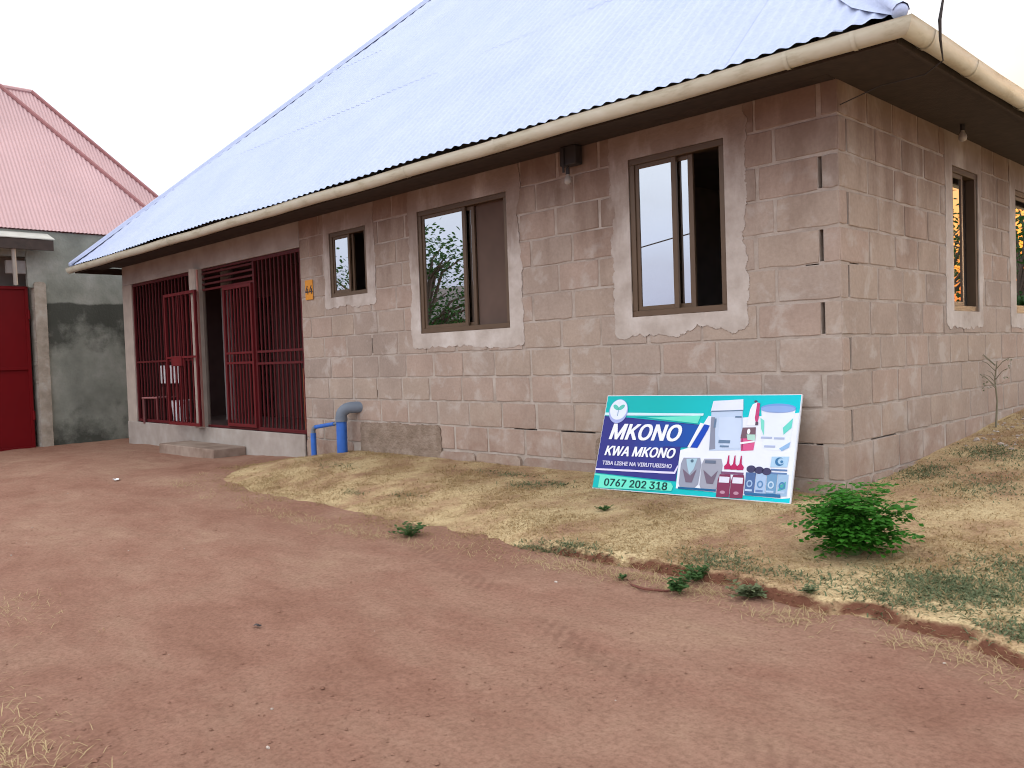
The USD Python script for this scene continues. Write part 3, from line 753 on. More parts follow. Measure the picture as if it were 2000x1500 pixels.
# timber under the eaves
tim = node('eaves_timber', house)
obj('fascia_board', rbx(XE0 + 0.03, XE1 - 0.03, -0.600, -0.575, 2.655, 2.765, .003), TIMBER, tim)
obj('fascia_board', rbx(XE1 - 0.05, XE1 - 0.025, -0.574, YE1 - 0.05, 2.655, 2.765, .003), TIMBER, tim)
obj('fascia_board', rbx(XE0 + 0.03, XE0 + 0.055, -0.574, YE1 - 0.05, 2.655, 2.765, .003), TIMBER, tim)
for x in np.arange(-12.6, 0.1, 1.15):
    c = np.array([[x - .025, -0.57, 2.742], [x + .025, -0.57, 2.742], [x + .025, 0.6, 2.742 + 1.17 * TAN * 0.9], [x - .025, 0.6, 2.742 + 1.17 * TAN * .9]])
    c2 = c + np.array([0, 0, 0.03])
    obj('rafter', trimesh.convex.convex_hull(np.vstack([c, c2])), TIMBER, tim)
for y in np.arange(0.5, 6, 1.15):
    c = np.array([[0.585, y - .025, 2.742], [0.585, y + .025, 2.742], [-0.6, y + .025, 2.742 + 1.1 * TAN], [-.6, y - .025, 2.742 + 1.1 * TAN]])
    obj('rafter', trimesh.convex.convex_hull(np.vstack([c, c + np.array([0, 0, .03])])), TIMBER, tim)
obj('soffit_board', [bx(XE0 + 0.06, XE1 - 0.06, -0.57, -0.153, 2.725, 2.737), bx(0.003, XE1 - 0.06, -0.152, YE1 - .1, 2.725, 2.737), bx(-12.85, -0.001, -0.152, -0.016, 2.724, 2.736)], TIMBER, tim)

# gutters
gut = node('gutter', house)
GR = 0.062
def gutter_run(a, b, outdir, name='channel', r=GR, th=0.004, mitre=0):
    a, b, o = map(lambda q: np.array(q, float), (a, b, outdir))
    ang = np.linspace(0, np.pi, 15)
    prof = [(-r * math.cos(t), -r * 1.35 * math.sin(t)) for t in ang]            # from back lip to front lip
    prof[-1] = (prof[-1][0], 0.0)
    outer = prof + [(r + 0.004, 0.006), (r - 0.006, 0.008)] + [(p * (1 - th / r), q * (1 - th / r)) for p, q in prof[::-1]]
    n = max(2, int(np.linalg.norm(b - a) / 0.5))
    rows = []
    for i in range(n + 1):
        t = i / n
        row = []
        for p, q in outer:
            base = a + (b - a) * t
            if t == 1 and mitre:
                base = base + (b - a) / np.linalg.norm(b - a) * p * mitre
            if t == 0 and mitre < 0:
                base = a + (b - a) / np.linalg.norm(b - a) * p * mitre
            row.append(base + o * p + np.array([0, 0, q]) + np.array([0, 0, 0.004 * math.sin(i * 1.7)]))
        rows.append(row)
    X = np.array(rows)
    return grid(X[..., 0], X[..., 1], X[..., 2])
GC = -0.668; GXC = 0.69; GZ = 2.735
obj('channel', gutter_run((XE0 - 0.03, GC, GZ), (GXC, GC, GZ), (0, -1, 0), mitre=1), GUTTER, gut, smooth=40)
mm = gutter_run((GXC, GC, GZ), (GXC, YE1, GZ + .02), (1, 0, 0), mitre=0)
v = np.array(mm.vertices); sel = v[:, 1] < GC + 0.001
v[sel, 1] -= (v[sel, 0] - GXC); mm.vertices = v
obj('channel', mm, GUTTER, gut, smooth=40)
def joint(c, axis_, o, w=0.035):
    ang = np.linspace(-0.15, np.pi + 0.1, 14)
    r = GR + 0.0025
    X = []
    for k in (-w, w):
        X.append([np.array(c) + np.array(axis_) * k + np.array(o) * (-r * math.cos(t)) + np.array([0, 0, -1.36 * r * math.sin(t)]) for t in ang])
    X = np.array([X[0], X[1]])
    obj('joint_collar', grid(X[..., 0], X[..., 1], X[..., 2]), GUTTER, gut, smooth=40)
for x in (-11.9, -9.2, -6.9, -5.0, -3.83, -2.6, 0.0, 0.42):
    joint((x, GC, GZ), (1, 0, 0), (0, -1, 0), 0.013)
for y in (-0.35, 0.42, 1.6):
    joint((GXC, y, GZ), (0, 1, 0), (1, 0, 0), 0.014)
ang = np.linspace(0, np.pi, 15)
obj('end_cap', prism(Polygon([(-GR * math.cos(t), -GR * 1.35 * math.sin(t)) for t in ang]), 0.006).apply_transform(np.array([[0, 0, 1, XE0 - 0.036], [-1, 0, 0, GC], [0, 1, 0, GZ], [0, 0, 0, 1.0]])), GUTTER, gut)

# bits on the house front
bk = node('eaves_bracket', house)
obj('timber_block', rbx(-2.40, -2.22, -0.13, -0.035, 2.56, 2.722, .006), BLACKPL, bk)
obj('metal_strap', rbx(-2.36, -2.34, -0.145, -0.131, 2.5, 2.70, .002), BLACKPL, bk)

# house number plate
np_ = node('number_plate', loc=(-6.72, -0.012, 1.74))
tag(P(np_), 'small orange house number plate reading 44 beside the red bar screen', 'number plate')
obj('plate', prism(sbox(-0.075, 0, 0.075, 0.22).buffer(0.012), 0.004).apply_transform(np.array([[1, 0, 0, 0], [0, 0, -1, 0], [0, 1, 0, 0], [0, 0, 0, 1.0]])), PLATE, np_)
tm = meshkit.text_mesh('44', 0.10, 0.002, bold=True)
tm.apply_translation((-tm.bounds[:, 0].mean(), 0.06, 0)); tm.apply_transform(np.array([[1, 0, 0, 0], [0, 0, -1, -0.0045], [0, 1, 0, 0], [0, 0, 0, 1.0]]))
obj('digits', tm, DARKINK, np_)

# bulbs
def bulb(loc, label, out):
    b = node('light_bulb', loc=loc)
    tag(P(b), label, 'light bulb')
    prof = [(0.0, -0.062), (0.012, -0.061), (0.024, -0.054), (0.031, -0.042), (0.0335, -0.028), (0.031, -0.014), (0.023, 0.004), (0.015, 0.020), (0.014, 0.03)]
    g = trimesh.creation.revolve(np.array(prof), sections=16)
    obj('globe', g, BULBGLASS, b, smooth=True)
    obj('holder', tube([(0, 0, 0.028), (0, 0, 0.08)], 0.018, 10), WHITEPL if out else BLACKPL, b)
    return b
b1 = bulb((-2.335, -0.10, 2.46), 'bare bulb hanging from the dark bracket under the front eaves', False)
obj('flex', tube([(0, 0, .08), (0.005, 0.02, .12)], 0.005, 6), BLACKPL, b1)
b2 = bulb((0.16, 2.0, 2.645), 'bare bulb under the side eaves above the narrow window', False)

# service cable
cb = tube([(0.02, 0.0, 2.55), (0.3, -0.03, 2.60), (0.60, -0.1, 2.58), (0.745, -0.22, 2.60), (0.775, -0.35, 2.68), (0.79, -0.40, 2.78), (0.815, -0.42, 2.88), (0.9, -0.50, 3.25), (1.2, -0.8, 4.4), (1.6, -1.2, 5.6)], [0.004] * 4 + [0.008, 0.010, 0.007, 0.004, 0.004, 0.004], 7)
tag(P(obj('service_cable', cb, BLACKPL)), 'thin dark service cable rising past the gutter near the house corner', 'cable')

# ------------------------------------------------------------------ neighbour and boundary wall
bw = node('boundary_wall')
tag(P(bw), 'stained grey rendered wall beside the verandah holding a tall red gate', 'wall')
XB = -14.2
obj('wall_face', [bx(XB - 0.2, XB, -0.86, 9, -0.7, 3.47), bx(XB - .2, XB, -4.4, -3.6, -.7, 3.47), bx(XB - 0.2, XB, -3.599, -0.861, 3.0, 3.47)], STAIN, bw)
col = ragged(-1.05, -0.86, -0.6, 2.55, 0.012, 91)
def wallx(m, x0):
    v = np.array(m.vertices)
    return trimesh.Trimesh(np.stack([x0 + v[:, 2], v[:, 0], v[:, 1]], 1), m.faces, process=False)
obj('gate_column', wallx(prism(col, 0.30), XB - 0.24), COLUMN, bw)
obj('gate_column_head', wallx(prism(ragged(-1.14, -0.80, 2.45, 3.12, 0.012, 92), 0.10), XB - 0.09), STAIN, bw)
gt = node('red_gate', bw)
obj('sheet_panel', bx(XB - 0.12, XB - 0.10, -3.6, -1.13, -0.42, 2.48), REDGATE, gt)
for y in (-3.6, -2.4, -1.17):
    obj('stile', rbx(XB - 0.10, XB - 0.07, y, y + 0.05, -0.42, 2.48, .003), REDGATE, gt)
for z in (0.1, 1.9):
    obj('hinge', tube([(XB - 0.06, -1.125, z), (XB - 0.06, -1.125, z + .16)], .022, 8), REDGATE, gt)
obj('bolt', tube([(XB - 0.06, -2.55, 1.15), (XB - 0.06, -2.25, 1.15)], .014, 8), BLACKPL, gt)
for z in (-0.42, 1.0, 2.43):
    obj('rail', rbx(XB - 0.10, XB - 0.071, -3.55, -1.17, z, z + 0.05, .003), REDGATE, gt)
cn = node('canopy', bw)
obj('canopy_sheet', trimesh.convex.convex_hull(np.array([[XB, -4.3, 3.42], [XB, -.78, 3.42], [XB + .42, -4.3, 3.27], [XB + .42, -.78, 3.27], [XB, -4.3, 3.435], [XB, -.78, 3.435], [XB + .42, -4.3, 3.285], [XB + .42, -.78, 3.285]])), plain('weathered_sheet', (0.42, 0.42, 0.38), 0.7), cn)
obj('canopy_board', rbx(XB + .38, XB + .41, -4.3, -.80, 3.08, 3.262, .004), TIMBER, cn)
obj('prop', tube([(XB + 0.03, -1.33, 2.5), (XB + 0.33, -1.42, 3.1)], 0.035, 6), plain('pale_pole', (0.40, 0.38, 0.34), 0.8), cn)
obj('cross_beam', rbx(XB - 0.12, XB - 0.02, -1.45, -1.141, 2.70, 2.93, .006), plain('pale_board', (0.30, 0.28, 0.26), 0.85), cn)
obj('dark_lining', bx(XB - 3.0, XB - 2.9, -4, -0.87, -.5, 3.4), ROOMWALL, bw)
# neighbour's house with two steep red hips
nh = node('neighbour_house')
tag(P(nh), 'house with a steep faded red corrugated roof behind the grey wall', 'house')
obj('wall', [bx(-20, XB - 0.35, 3.2, 3.4, -.5, 3.4), bx(-20, XB - .35, -4.4, -4.2, -.5, 3.4), bx(-20.2, -20, -4.4, 3.4, -.5, 3.4), bx(-15.05, -14.9, -4.19, 3.19, -.5, 3.4)], ROOMWALL, nh)
def hip_roof(xe, y_right, y_left, depth, tan, ze, name_mat):
    h = depth
    p0 = np.array([xe, y_left, ze]); p1 = np.array([xe, y_right, ze])
    q0 = np.array([xe - h, y_left + h, ze + h * tan]); q1 = np.array([xe - h, y_right - h, ze + h * tan])
    PI_ = 0.066
    out = []
    L = y_right - y_left
    n = int(L / PI_ * 5)
    s = np.linspace(0, L, n + 1)
    f = np.minimum(np.minimum(s, L - s) / h, 1)
    nz = 1 / math.sqrt(1 + tan * tan)
    nn = np.array([tan * nz, 0, nz])
    off = 0.007 * np.cos(2 * np.pi * s / PI_)
    T = np.linspace(0, 1, 5)
    X = np.array([[[xe - h * ff * t, y_left + ss, ze + h * ff * t * tan] + nn * o for ss, ff, o in zip(s, f, off)] for t in T])
    front = grid(X[..., 0], X[..., 1], X[..., 2])
    side = trimesh.Trimesh(np.array([p1, [xe - 2 * h, y_right, ze], q1]), [[0, 2, 1], [0, 1, 2]], process=False)
    back = trimesh.Trimesh(np.array([[xe - 2 * h, y_left, ze], [xe - 2 * h, y_right, ze], q0, q1]), [[0, 1, 3], [0, 3, 2]], process=False)
    return front, side, back, p1, q1, q0
for (xe, yr, yl, dp) in ((-14.16, 1.72, -4.48, 3.1), (-15.15, 2.95, -3.5, 2.80)):
    fr_, sd, bk_, a, b, c0 = hip_roof(xe, yr, yl, dp, 1.27, 3.49, None)
    rf = node('roof', nh)
    obj('front_slope', fr_, ROOFRED, rf, smooth=True)
    obj('end_slope', sd, ROOFRED, rf)
    obj('rear_slope', bk_, ROOFRED, rf)
    obj('hip_cap', tube([a + (0.0, 0, .0), b + (0, 0, .02)], 0.045, 7), ROOFRED2, rf)
    obj('ridge_cap', tube([b + (0, 0, .02), c0 + (0, 0, .02)], 0.045, 7), ROOFRED, rf)

# ------------------------------------------------------------------ verandah contents
ch = node('plastic_chair', loc=(-11.93, 0.20, 0.02), rotz=math.radians(12))
tag(P(ch), 'white plastic chair behind the left bars of the red screen', 'chair')
obj('backrest', rbx(-0.27, 0.27, 0.19, 0.225, 0.66, 0.97, .01), WHITEPL, ch)
obj('seat', rbx(-0.22, 0.22, -0.22, 0.20, 0.42, 0.445, .01), plain('shade_painted_plastic', (0.30, 0.12, 0.12), 0.5), ch)  # shade put into the seat colour; only the backrest stays white
for sx in (-1, 1):
    for sy in (-1, 1):
        obj('leg', rbx(sx * 0.19 - 0.025, sx * 0.19 + 0.025, sy * 0.19 - 0.02, sy * 0.19 + 0.02, 0.0, 0.42 if sy < 0 else 0.60, .006), plain('dark_chair_leg', (0.10, 0.03, 0.03), 0.5) if (sx, sy) == (-1, -1) else stage.GetPrimAtPath(LK + '/dark_chair_leg').GetPath().pathString, ch)
bu = node('bucket', loc=(-11.62, 0.42, 0.02))
tag(P(bu), 'white plastic bucket on the verandah floor behind the open gate leaf', 'bucket')
obj('tub', trimesh.creation.revolve(np.array([(0, 0.004), (0.125, 0.004), (0.135, 0.02), (0.165, 0.36), (0.172, 0.365), (0.172, 0.375), (0.160, 0.372), (0.128, 0.03), (0, 0.02)]), sections=24), WHITEPL, bu, smooth=40)
obj('handle', tube([(0.168 * math.cos(t), -0.02 - 0.12 * math.sin(t), 0.34 - .1 * math.sin(t)) for t in np.linspace(0, np.pi, 12)], .004, 6), BLACKPL, bu)
pl = node('wooden_board', loc=(-7.03, 0.085, 0.02))
tag(P(pl), 'orange brown wooden board standing inside the right end of the red screen', 'board')
obj('plank', rbx(-0.09, 0.02, 0.0, 0.025, 0.0, 0.86, .004), ORANGEWOOD, pl)
obj('batten', rbx(0.026, 0.055, -0.004, 0.022, 0.0, 0.84, .003), ORANGEWOOD, pl)
stp = node('entrance_step', loc=(0, 0, 0))
tag(P(stp), 'low concrete slab step in front of the verandah plinth', 'step')
obj('slab', rbx(-10.3, -8.50, -0.52, -0.034, -0.50, -0.185, .012), CONC, stp)

# ------------------------------------------------------------------ drain pipes
dp = node('waste_pipe', loc=(-5.9, -0.16, 0))
tag(P(dp), 'thick blue waste pipe with a grey elbow entering the block wall', 'pipe')
obj('riser', tube([(0, 0, -0.3), (0.004, 0, 0.28)], 0.062, 16), BLUEPIPE, dp, smooth=40)
el = [(0.004, 0, 0.27)] + [(0.004 + 0.10 * (1 - math.cos(t)) * 0.9, 0.09 * (1 - math.cos(t)), 0.31 + 0.10 * math.sin(t)) for t in np.linspace(0, np.pi / 2, 7)] + [(0.17, 0.20, 0.41)]
obj('elbow', tube(el, 0.066, 16), GREYPIPE, dp, smooth=40)
obj('collar', tube([(0.004, 0, 0.25), (0.004, 0, 0.30)], 0.071, 16), GREYPIPE, dp, smooth=40)
sp = node('overflow_pipe', loc=(-6.52, -0.16, 0))
tag(P(sp), 'thin blue pipe bent beside the thick blue waste pipe', 'pipe')
obj('riser', tube([(0, 0, -0.3), (0, 0, 0.09)], 0.034, 12), BLUEPIPE, sp, smooth=40)
obj('arm', tube([(0.06, 0.0, 0.165), (0.44, 0.02, 0.215)], 0.024, 12), BLUEPIPE, sp, smooth=40)
obj('elbow', tube([(0, 0, 0.085), (0.005, 0, 0.13), (0.03, 0, 0.157), (0.065, 0, 0.166)], 0.027, 12), GREYPIPE, sp, smooth=40)
obj('socket', tube([(0.43, 0.019, 0.214), (0.57, 0.026, 0.232)], 0.018, 10), GREYPIPE, sp, smooth=40)

# ------------------------------------------------------------------ leaning sign board
SW, SH = 1.62, 0.775
sg = numbered('/World', 'sign_board')
sx = UsdGeom.Xform.Define(stage, sg)
from scipy.spatial.transform import Rotation as Rot
Rm = Rot.from_euler('zxy', [0.095, -0.357, -0.042]).as_matrix()
org = np.array([-1.03, -0.425, -0.128])
mat = np.eye(4); mat[:3, :3] = Rm.T; mat[3, :3] = org
sx.AddTransformOp().Set(Gf.Matrix4d(*mat.ravel()))
tag(P(sg), 'teal and navy printed sign board reading MKONO KWA MKONO leaning on the wall', 'sign')
def sgn(poly, layer, name, colr, rough=0.35, mesh=None, matl=None):
    m = mesh if mesh is not None else prism(poly, 0.0007)
    v = np.array(m.vertices)
    w = np.stack([v[:, 0] - SW / 2, -(0.0001 + layer * 0.0009 + v[:, 2]), v[:, 1]], 1)
    return obj(name, trimesh.Trimesh(w, m.faces, process=False), matl or SM(colr, rough), sg)
_sm = {}
def SM(c, rough=0.35):
    if c not in _sm:
        _sm[c] = plain(f'print_{len(_sm):03d}', c, 0.55, spec=0.2, var=0.04)
    return _sm[c]
PO = Polygon
board = PO([(0, 0), (SW, 0), (SW, SH), (0, SH)])
obj('board', rbx(-SW / 2, SW / 2, 0.0002, 0.022, 0, SH, .002), SM((0.70, 0.72, 0.78)), sg)
clip = PO([(0.006, 0.006), (SW - 0.006, 0.006), (SW - 0.006, SH - 0.006), (0.006, SH - 0.006)])
TEAL, CYAN, MINT, NAVY, BLUE, WHITE = (0.0, 0.40, 0.40), (0.0, 0.52, 0.60), (0.13, 0.66, 0.50), (0.028, 0.030, 0.20), (0.005, 0.055, 0.42), (0.74, 0.76, 0.84)
TEALM = M('teal_print', {'tc': ('texture_coordinate', {}), 's': ('separate_xyz', {}), 'mr': ('map_range', {'from_min': -0.3, 'from_max': 0.75, 'clamp': True}),
    'mx': ('mix_color', {'a': TEAL, 'b': CYAN}), 'p': ('principled_bsdf', {'roughness': 0.55, 'specular_ior_level': 0.2})},
    [('tc.object', 's.vector'), ('s.x', 'mr.value'), ('mr.result', 'mx.fac'), ('mx.result', 'p.base_color')])
sgn(clip, 0, 'teal_print', None, matl=TEALM)
sgn(PO([(0.93, 0.61), (0.80, 0.36), (0.735, 0.34), (0.745, 0.05), (1.30, 0.035), (1.56, 0.03), (SW - .006, 0.04), (SW - 0.006, 0.64), (1.2, 0.60)]).intersection(clip), 1, 'white_picture_field', (0.70, 0.73, 0.83))
sgn(PO([(0.006, 0.60), (0.25, 0.588), (0.884, 0.54), (0.79, 0.363), (0.737, 0.361), (0.737, 0.10), (0.006, 0.128)]), 2, 'navy_field', NAVY)
BLM = M('blue_print_fade', {'tc': ('texture_coordinate', {}), 's': ('separate_xyz', {}), 'mr': ('map_range', {'from_min': -0.55, 'from_max': 0.05, 'clamp': True}),
    'mx': ('mix_color', {'a': NAVY, 'b': (0.004, 0.075, 0.36)}), 'p': ('principled_bsdf', {'roughness': 0.55, 'specular_ior_level': 0.2})},
    [('tc.object', 's.vector'), ('s.x', 'mr.value'), ('mr.result', 'mx.fac'), ('mx.result', 'p.base_color')])
sgn(PO([(0.012, 0.592), (0.25, 0.580), (0.874, 0.534), (0.785, 0.366), (0.60, 0.366), (0.4, 0.3), (0.012, 0.45)]), 3, 'blue_fade', None, matl=BLM)
sgn(PO([(0.006, 0.628), (0.89, 0.628), (0.886, 0.610), (0.25, 0.606), (0.006, 0.606)]), 3, 'white_stripe', (0.55, 0.74, 0.80))
sgn(PO([(0.30, 0.603), (0.40, 0.600), (0.70, 0.604), (0.45, 0.592), (0.31, 0.590)]), 4, 'teal_sliver', TEAL)
sgn(PO([(0.40, 0.590), (0.868, 0.612), (0.85, 0.550)]), 4, 'mint_wedge', MINT)
sgn(PO([(0.874, 0.556), (0.905, 0.547), (0.815, 0.362), (0.793, 0.363)]), 4, 'white_slash', WHITE)
sgn(PO([(0.908, 0.545), (0.952, 0.536), (0.940, 0.50), (0.876, 0.362), (0.818, 0.364)]), 4, 'blue_slash', BLUE)
def text(s, u0, u1, v0, h, layer, colr, shear=0.22, bold=True, name='lettering', tilt=0.0):
    t = meshkit.text_mesh(s, h, 0.0007, bold=bold)
    b = t.bounds
    v = np.array(t.vertices)
    k = (u1 - u0 - shear * h) / (b[1][0] - b[0][0])
    x = (v[:, 0] - b[0][0]) * k
    y = v[:, 1]
    w = np.stack([u0 + x + shear * y, v0 + y + tilt * x, v[:, 2]], 1)
    ms = [trimesh.Trimesh(w + np.array([q * h * .05, 0, q * .00015]), t.faces, process=False) for q in ((0, 1) if bold else (0,))]
    sgn(None, layer, name, colr, mesh=trimesh.util.concatenate(ms))
text('MKONO', 0.085, 0.735, 0.410, 0.122, 6, WHITE)
text('KWA MKONO', 0.068, 0.705, 0.276, 0.074, 6, WHITE)
text('TIBA LISHE NA VIRUTUBISHO', 0.062, 0.686, 0.198, 0.030, 6, (0.55, 0.55, 0.72), shear=0.0)
sgn(PO([(0.006, 0.164), (0.712, 0.172), (0.735, 0.225), (0.741, 0.21), (0.722, 0.156), (0.006, 0.150)]), 5, 'white_rule', (0.62, 0.58, 0.80))
sgn(PO([(0.006, 0.120), (0.20, 0.112), (0.70, 0.088), (0.722, 0.06), (0.712, 0.026), (0.006, 0.007)]), 5, 'mint_strip', MINT)
sgn(PO([(0.006, 0.108), (0.058, 0.106), (0.058, 0.012), (0.006, 0.010)]), 6, 'teal_block', TEAL)
text('0767 202 318', 0.108, 0.672, 0.030, 0.056, 6, (0.006, 0.05, 0.05), shear=0.0, name='phone_number')
# round emblem with a seedling
def ell(cx, cy, rx, ry=None, n=40):
    ry = ry or rx
    return PO([(cx + rx * math.cos(t), cy + ry * math.sin(t)) for t in np.linspace(0, 2 * np.pi, n, endpoint=False)])
sgn(ell(0.133, 0.640, 0.088, 0.100), 6, 'emblem_ring', (0.33, 0.38, 0.68))
sgn(ell(0.133, 0.652, 0.080, 0.084), 7, 'emblem_disc', (0.66, 0.72, 0.84))
for c in (-1, 1):
    lf = affinity.rotate(ell(0.133 + c * 0.026, 0.672, 0.032, 0.017), c * 35, origin=(0.133 + c * .026, .672))
    sgn(lf, 8, 'emblem_leaf', (0.10, 0.48, 0.40))
sgn(PO([(0.130, 0.60), (0.136, 0.60), (0.135, 0.67), (0.131, 0.67)]), 8, 'emblem_stem', (0.10, 0.25, 0.40))
# pictures of the goods
LBL = (0.52, 0.60, 0.76); PALE = (0.66, 0.70, 0.83); GREY = (0.24, 0.25, 0.33)
def pic(poly, layer, c, name):
    q = poly.intersection(clip) if poly.is_valid else poly.buffer(0).intersection(clip)
    sgn(q, layer, name, c)
pic(PO([(0.945, 0.64), (0.955, 0.725), (1.19, 0.738), (1.20, 0.655)]), 4, PALE, 'jar_lid')
pic(PO([(0.95, 0.645), (1.195, 0.652), (1.235, 0.36), (0.972, 0.345)]), 3, (0.45, 0.55, 0.72), 'tall_jar')
pic(PO([(0.955, 0.60), (0.985, 0.60), (1.02, 0.36), (0.974, 0.352)]), 4, (0.22, 0.24, 0.32), 'jar_shadow')
pic(PO([(0.948, 0.640), (1.197, 0.650), (1.197, 0.658), (0.948, 0.649)]), 5, (0.14, 0.20, 0.30), 'jar_lid_line')
pic(PO([(1.02, 0.60), (1.19, 0.605), (1.205, 0.47), (1.215, 0.37), (1.10, 0.365), (1.03, 0.46)]), 4, (0.50, 0.59, 0.75), 'jar_label')
for (a, b, c, d) in ((1.04, 1.13, 0.405, 0.428), (1.055, 1.125, 0.375, 0.388), (1.145, 1.195, 0.598, 0.61), (0.985, 1.0, 0.52, 0.59)):
    pic(sbox(a, c, b, d), 6, (0.12, 0.19, 0.30), 'illegible_print')
pic(PO([(1.24, 0.54), (1.252, 0.66), (1.268, 0.70), (1.30, 0.716), (1.305, 0.54)]), 4, (0.72, 0.74, 0.82), 'bottle_pump')
pic(PO([(1.296, 0.60), (1.30, 0.714), (1.322, 0.708), (1.325, 0.60), (1.318, 0.56), (1.302, 0.575)]), 5, (0.48, 0.05, 0.17), 'pump_trigger')
pic(ell(1.288, 0.722, 0.012, 0.008), 5, (0.08, 0.06, 0.10), 'pump_nozzle'); pic(sbox(1.305, 0.545, 1.325, 0.57), 6, (0.10, 0.06, 0.10), 'pump_grip')
pic(PO([(1.212, 0.525), (1.312, 0.530), (1.318, 0.45), (1.205, 0.445)]), 4, (0.16, 0.09, 0.12), 'bottle_shoulder')
pic(PO([(1.202, 0.47), (1.320, 0.475), (1.314, 0.36), (1.222, 0.352)]), 3, (0.60, 0.09, 0.24), 'bottle_label')
pic(PO([(1.25, 0.475), (1.318, 0.475), (1.318, 0.43), (1.26, 0.435)]), 5, (0.38, 0.60, 0.52), 'label_leaf')
pic(PO([(1.206, 0.415), (1.318, 0.432), (1.316, 0.42), (1.21, 0.40)]), 5, WHITE, 'label_band'); pic(ell(1.262, 0.497, 0.012, 0.02), 5, WHITE, 'shoulder_mark')
pic(PO([(1.335, 0.67), (1.585, 0.67), (1.570, 0.385), (1.53, 0.368), (1.42, 0.368), (1.380, 0.38)]), 2, (0.68, 0.73, 0.84), 'tub_body')
pic(ell(1.460, 0.672, 0.128, 0.033), 4, (0.16, 0.30, 0.62), 'tub_lid'); pic(ell(1.460, 0.664, 0.126, 0.026), 5, (0.24, 0.36, 0.66), 'tub_lid_top')
pic(PO([(1.338, 0.60), (1.368, 0.58), (1.378, 0.47), (1.352, 0.52)]), 4, (0.18, 0.62, 0.52), 'tub_leaf'); pic(PO([(1.51, 0.53), (1.575, 0.60), (1.572, 0.53), (1.52, 0.48)]), 4, (0.12, 0.58, 0.50), 'tub_leaf')
for (a, b, c, d) in ((1.36, 1.44, 0.448, 0.462), (1.455, 1.53, 0.446, 0.460), (1.39, 1.47, 0.385, 0.40)):
    pic(sbox(a, c, b, d), 4, (0.36, 0.42, 0.60), 'illegible_print')
pic(PO([(1.50, 0.38), (1.575, 0.43), (1.570, 0.39), (1.52, 0.362)]), 4, (0.25, 0.42, 0.66), 'tub_shade')
for i, u in enumerate((0.760, 0.930)):
    pic(PO([(u, 0.24), (u + 0.015, 0.283), (u + 0.150, 0.288), (u + 0.166, 0.24), (u + 0.162, 0.09), (u + 0.135, 0.06), (u + 0.02, 0.055), (u + .004, 0.09)]), 4, (0.26, 0.28, 0.36) if i == 0 else (0.30, 0.31, 0.38), 'pouch')
    pic(PO([(u + 0.02, 0.20), (u + 0.06, 0.10), (u + 0.11, 0.10), (u + 0.135, 0.20), (u + .09, .15)]), 6, (0.15, 0.11, 0.16), 'pouch_shade')
pic(PO([(0.80, 0.275), (0.89, 0.283), (0.87, 0.20), (0.84, 0.16), (0.815, 0.22)]), 5, (0.34, 0.50, 0.60), 'pouch_label'); pic(ell(0.85, 0.262, 0.012), 7, (0.08, 0.14, 0.2), 'pouch_mark'); pic(sbox(0.955, 0.25, 1.04, 0.272), 7, (0.12, 0.15, 0.22), 'illegible_print')
pic(PO([(0.765, 0.048), (1.07, 0.045), (1.07, 0.062), (0.765, 0.062)]), 6, (0.01, 0.10, 0.24), 'pouch_base')
for i in range(3):
    u = 1.112 + i * 0.048
    pic(PO([(u, 0.212), (u - 0.004, 0.235), (u + 0.014, 0.255), (u + 0.018, 0.315), (u + 0.026, 0.318), (u + 0.032, 0.258), (u + 0.052, 0.235), (u + 0.048, 0.215)]), 5, (0.42, 0.015, 0.10), 'red_cap')
for i in range(2):
    u = 1.072 + i * 0.103
    pic(PO([(u + 0.012, 0.175), (u + 0.092, 0.178), (u + 0.10, 0.14), (u + 0.102, 0.012), (u + 0.004, 0.008), (u, 0.13)]), 5, (0.19, 0.03, 0.08), 'red_jar')
    pic(sbox(u + 0.012, 0.115, u + 0.09, 0.158), 6, (0.62, 0.62, 0.72), 'jar_band'); pic(ell(u + 0.05, 0.045, 0.02, 0.012), 6, (0.42, 0.22, 0.30), 'jar_mark')
pic(sbox(1.09, 0.178, 1.262, 0.196), 4, (0.18, 0.07, 0.15), 'jar_shelf')
for i, u in enumerate((1.280, 1.358, 1.436, 1.514)):
    pic(PO([(u, 0.20), (u + 0.074, 0.20), (u + 0.076, 0.05), (u + 0.004, 0.045)]), 4, [(0.07, 0.13, 0.30), (0.34, 0.46, 0.66), (0.14, 0.28, 0.46), (0.30, 0.44, 0.62)][i], 'blue_box')
    pic(ell(u + 0.036, 0.12, 0.022, 0.026).difference(ell(u + 0.036, 0.12, 0.013, 0.016)), 6, [(0.30, 0.42, 0.62), (0.10, 0.22, 0.42), (0.45, 0.58, 0.72), (0.06, 0.20, 0.40)][i], 'box_ring')
    pic(sbox(u + 0.008, 0.066, u + 0.06, 0.08), 6, (0.40, 0.52, 0.70) if i != 1 else (0.12, 0.2, 0.4), 'illegible_print')
for i, u in enumerate((1.285, 1.345, 1.40)):
    pic(ell(u + 0.03, 0.225 - 0.006 * i, 0.034, 0.026), 5, (0.05, 0.045, 0.11), 'dark_cap')
pic(PO([(1.455, 0.32), (1.578, 0.325), (1.572, 0.25), (1.452, 0.245)]), 4, (0.36, 0.54, 0.72), 'wide_box')
pic(ell(1.515, 0.287, 0.032, 0.030).difference(ell(1.525, 0.290, 0.024, 0.022)), 6, (0.04, 0.16, 0.34), 'box_crescent'); pic(ell(1.53, 0.287, 0.010), 6, (0.05, 0.18, 0.36), 'box_dot')
pic(sbox(1.46, 0.222, 1.575, 0.234), 5, (0.10, 0.18, 0.36), 'box_line'); pic(sbox(1.46, 0.198, 1.575, 0.210), 5, (0.10, 0.18, 0.36), 'box_line')
